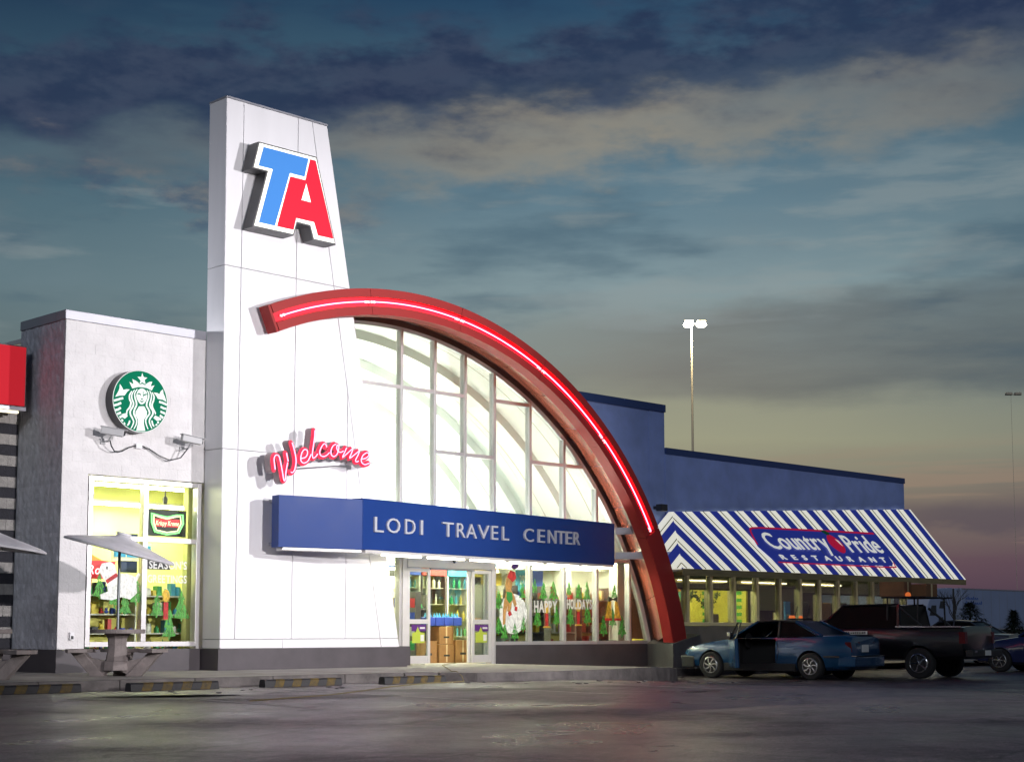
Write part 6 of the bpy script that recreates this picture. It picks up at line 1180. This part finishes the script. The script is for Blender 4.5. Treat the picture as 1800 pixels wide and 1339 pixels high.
# ---- lorry and trailers beyond
M_TRK = mat('truck_white_dusk', (.34, .42, .62), .5, var=.08, vs=.5); M_TRD = mat('truck_dark', (.03, .035, .04), .5)  # white bodywork with the blue dusk ambient mixed into its colour
lo = thing('lorry_tractor', (74.2, 30.8, -.2), 'white sleeper-cab lorry tractor behind the pickup', 'lorry', local=True); lo.rotation_euler = (0, 0, radians(0))
cabp = [(-4.3, .9), (-4.3, 1.7), (-2.9, 1.85), (-2.4, 2.75), (-1.9, 3.5), (-.9, 3.95), (1.0, 4.05), (1.0, .9)]
MB().prism(cabp, lambda u, v, w: (u, -1.2 + w, v), 0, 2.4).build('cab', M_TRK, lo, bevel=.06)
for p in ([(-2.2, 2.1), (-1.3, 2.1), (-1.3, 2.8), (-1.9, 2.8)], [(-1.0, 1.2), (-.4, 1.2), (-.4, 2.0), (-1.0, 2.0)], [(-.9, 2.6), (-.3, 2.6), (-.3, 3.1), (-.7, 3.1)]): MB().prism(p, lambda u, v, w: (u, -1.2 - w, v), .02, .001).build('side_window', M_TRD, lo)
MB().prism([(-2.86, 1.95), (-2.42, 2.72), (-2.42, 2.72), (-2.86, 1.95)][:2] + [(-2.36, 2.70), (-2.80, 1.93)], lambda u, v, w: (u, -1.1 + w, v), 0, 2.2).build('windscreen', M_TRD, lo)
MB().tube([(1.35, -1.0, .8), (1.35, -1.0, 4.0)], .12, 10).build('exhaust_stack', M_TRD, lo, smooth=True); B(1.02, -1.05, .9, 1.6, 1.05, 3.3).build('fairing', M_TRD, lo)
for x in (-3.3, .6, 2.2): MB().lathe([(.25, -.15), (.5, -.15), (.5, .15), (.25, .15)], (x, -1.0, .5), 20, 'y').build('wheel', M_TYRE, lo); MB().lathe([(.25, -.15), (.5, -.15), (.5, .15), (.25, .15)], (x, 1.0, .5), 20, 'y').build('wheel', M_TYRE, lo)
def trailer(x, y, L_, label, marks):
    t = thing('box_trailer', (x, y, -.2), label, 'trailer', 'white trailers beyond the restaurant', local=True)
    B(0, -1.28, 1.15, L_, 1.28, 4.05).build('box', M_TRK, t, bevel=.04); B(0.2, -1.1, .9, L_ - .2, 1.1, 1.149).build('chassis', M_TRD, t)
    B(0, -1.30, 3.95, L_, -1.281, 4.04).build('top_rail', M_CAP, t); B(0, -1.30, 1.15, L_, -1.281, 1.25).build('bottom_rail', M_CAP, t)
    for xx in (L_ - 1.6, L_ - 2.9, 3.0): MB().lathe([(.2, -.15), (.5, -.15), (.5, .15), (.2, .15)], (xx, -1.1, .5), 20, 'y').build('wheel', M_TYRE, t)
    for k in range(int(L_ // 1.2)): B(.6 + 1.2 * k, -1.288, 1.26, .62 + 1.2 * k, -1.281, 3.94).build('side_post', M_CAP, t)
    if marks:
        for row_, (z, n) in enumerate(((3.25, 7), (2.92, 9))):
            mb = MB(); xx = .5
            for k in range(n):
                w = random.uniform(.14, .26); h = random.choice((.16, .17, .26)); mb.prism([(xx, z), (xx + w * .35, z), (xx + w * .35, z + h * .55), (xx + w * .7, z + h * .55), (xx + w * .7, z), (xx + w, z), (xx + w, z + h * .75), (xx + w * .4, z + h)], lambda u, v, w_: (u, -1.289 - w_, v), .012, .001); xx += w + .06
            mb.build('faded_lettering', M_BLUP, t)
    return t
trailer(76.3, 30.8, 14.6, 'white box trailer with faded blue lettering behind the lorry tractor', True); trailer(93, 29.5, 14.6, 'white box trailer at the right picture edge', False); trailer(58.0, 37.5, 13.0, 'white box trailer mostly hidden behind the restaurant wing', False)
# ---- planting by the lorry park
M_LEAFD = mat('conifer_dark', (.020, .035, .022), .9, var=.5, vs=3); M_BARK = mat('bark', (.05, .04, .035), .9, var=.3)
def conifer(x, y, h, r, label, squat=1.0):
    t = thing('shrub_tree', (x, y, -.2), label, 'tree', 'dark trees by the lorry park', local=True); MB().tube([(0, 0, 0), (0, 0, h * .9)], [.12, .03], 7).build('trunk', M_BARK, t)
    mb = MB()
    for k in range(1500):
        f = random.random() ** .8; z = .15 * h + f * h * .85; rr = r * (1 - f) ** squat * random.uniform(.25, 1.08) + .04; a = random.uniform(0, 2 * pi); p = Vector((rr * cos(a), rr * sin(a), z)); d = Vector((cos(a) + random.gauss(0, .3), sin(a) + random.gauss(0, .3), random.uniform(-.5, .3))).normalized(); q = d.cross(Vector((0, 0, 1))).normalized() * .06; l = random.uniform(.18, .38)
        mb.add([p - q, p + q, p + d * l], [(0, 1, 2)])
    mb.build('crown', M_LEAFD, t, fixn=False); return t
conifer(53.8, 16.6, 2.6, 1.5, 'squat dark conifer in front of the lettered trailer', .7); conifer(62.0, 16.0, 3.2, 1.3, 'dark conifer at the right in front of the far trailer', .8); conifer(58.5, 16.5, 2.2, 1.0, 'small dark conifer between two larger ones')
bt = thing('bare_tree', (58.5, 20.2, -.2), 'leafless young tree in front of the lettered trailer', 'tree', local=True)
tr_ = MB(); tr_.tube([(0, 0, 0), (.05, 0, 1.2), (0, .05, 2.2)], [.07, .055, .04], 6); tr_.build('trunk', M_BARK, bt)
cr_ = MB()
def br(p, d, l, r, n):
    e = p + d * l; cr_.tube([p, (p + e) / 2 + Vector((random.gauss(0, .03), random.gauss(0, .03), 0)), e], [r, r * .8, r * .5], 5)
    if n:
        for _ in range(3): br(p + d * l * random.uniform(.5, 1), (d + Vector((random.gauss(0, .45), random.gauss(0, .45), random.uniform(-.1, .4)))).normalized(), l * .68, r * .55, n - 1)
for a in range(5): br(Vector((0, .03, 1.6 + .12 * a)), Vector((cos(a * 1.3) * .5, sin(a * 1.3) * .5, 1)).normalized(), .9, .03, 3)
cr_.build('crown', M_BARK, bt)
# dark low hedge line and far building so that the lot does not end in nothing
hd = MB()
for k in range(2600):
    x = random.uniform(40, 150); y = 44 + random.gauss(0, .8); z = random.uniform(-.2, 1.6 + .5 * sin(x * .4)); a = random.uniform(0, 6.3); l = .5; hd.add([(x, y, z), (x + l * cos(a), y + random.gauss(0, .2), z + l * sin(a)), (x + l * cos(a + .8), y, z + l * sin(a + .8))], [(0, 1, 2)])
tag(hd.build('hedge', M_LEAFD, loc=(80, 44, -.2), fixn=False), 'long dark hedge behind the lorry park', 'hedge')
# ---- thin yellow rope trailing from the doorway over the kerb into the lot
rp = [(.25, .05, .165), (-.3, -.35, .165), (-1.5, -1.4, .165), (-2.6, -2.7, .165), (-3.7, -4.0, .165), (-4.7, -5.15, .165), (-4.86, -5.45, .175), (-4.98, -5.72, .10), (-5.1, -5.9, .012), (-6.2, -6.15, .012), (-7.6, -6.9, .012), (-9.0, -7.9, .012), (-10.4, -8.8, .012), (-12.2, -9.5, .012)]
tag(MB().tube([p for a, b in zip(rp, rp[1:]) for p in [tuple(a[k] + (b[k] - a[k]) * j / 3 for k in range(3)) for j in range(3)]] + [rp[-1]], .008, 6).build('rope', mat('rope_yellow', (.22, .18, .07), .8), loc=(0, 0, .165)), 'thin yellow rope trailing from the doorway across the kerb', 'rope')
# ---- litter and stones that collect along the kerb
for i in range(26):
    x = random.uniform(-11.5, 1.0); y = -6.0 - abs(random.gauss(0, .8)) - (1.0 if x > -5 else 0); r = random.uniform(.02, .05)
    o = MB().lathe([(0, 0), (r, r * .2), (r * .8, r * .7), (0, r * .8)], (x, y, lot_z(x)), 7).build('stone', M_PATCH, loc=(x, y, lot_z(x))); o.scale = (random.uniform(.8, 2), 1, random.uniform(.5, 1)); tag(o, 'small dark stone lying on the asphalt near the kerb', 'stone', 'stones on the asphalt near the kerb')
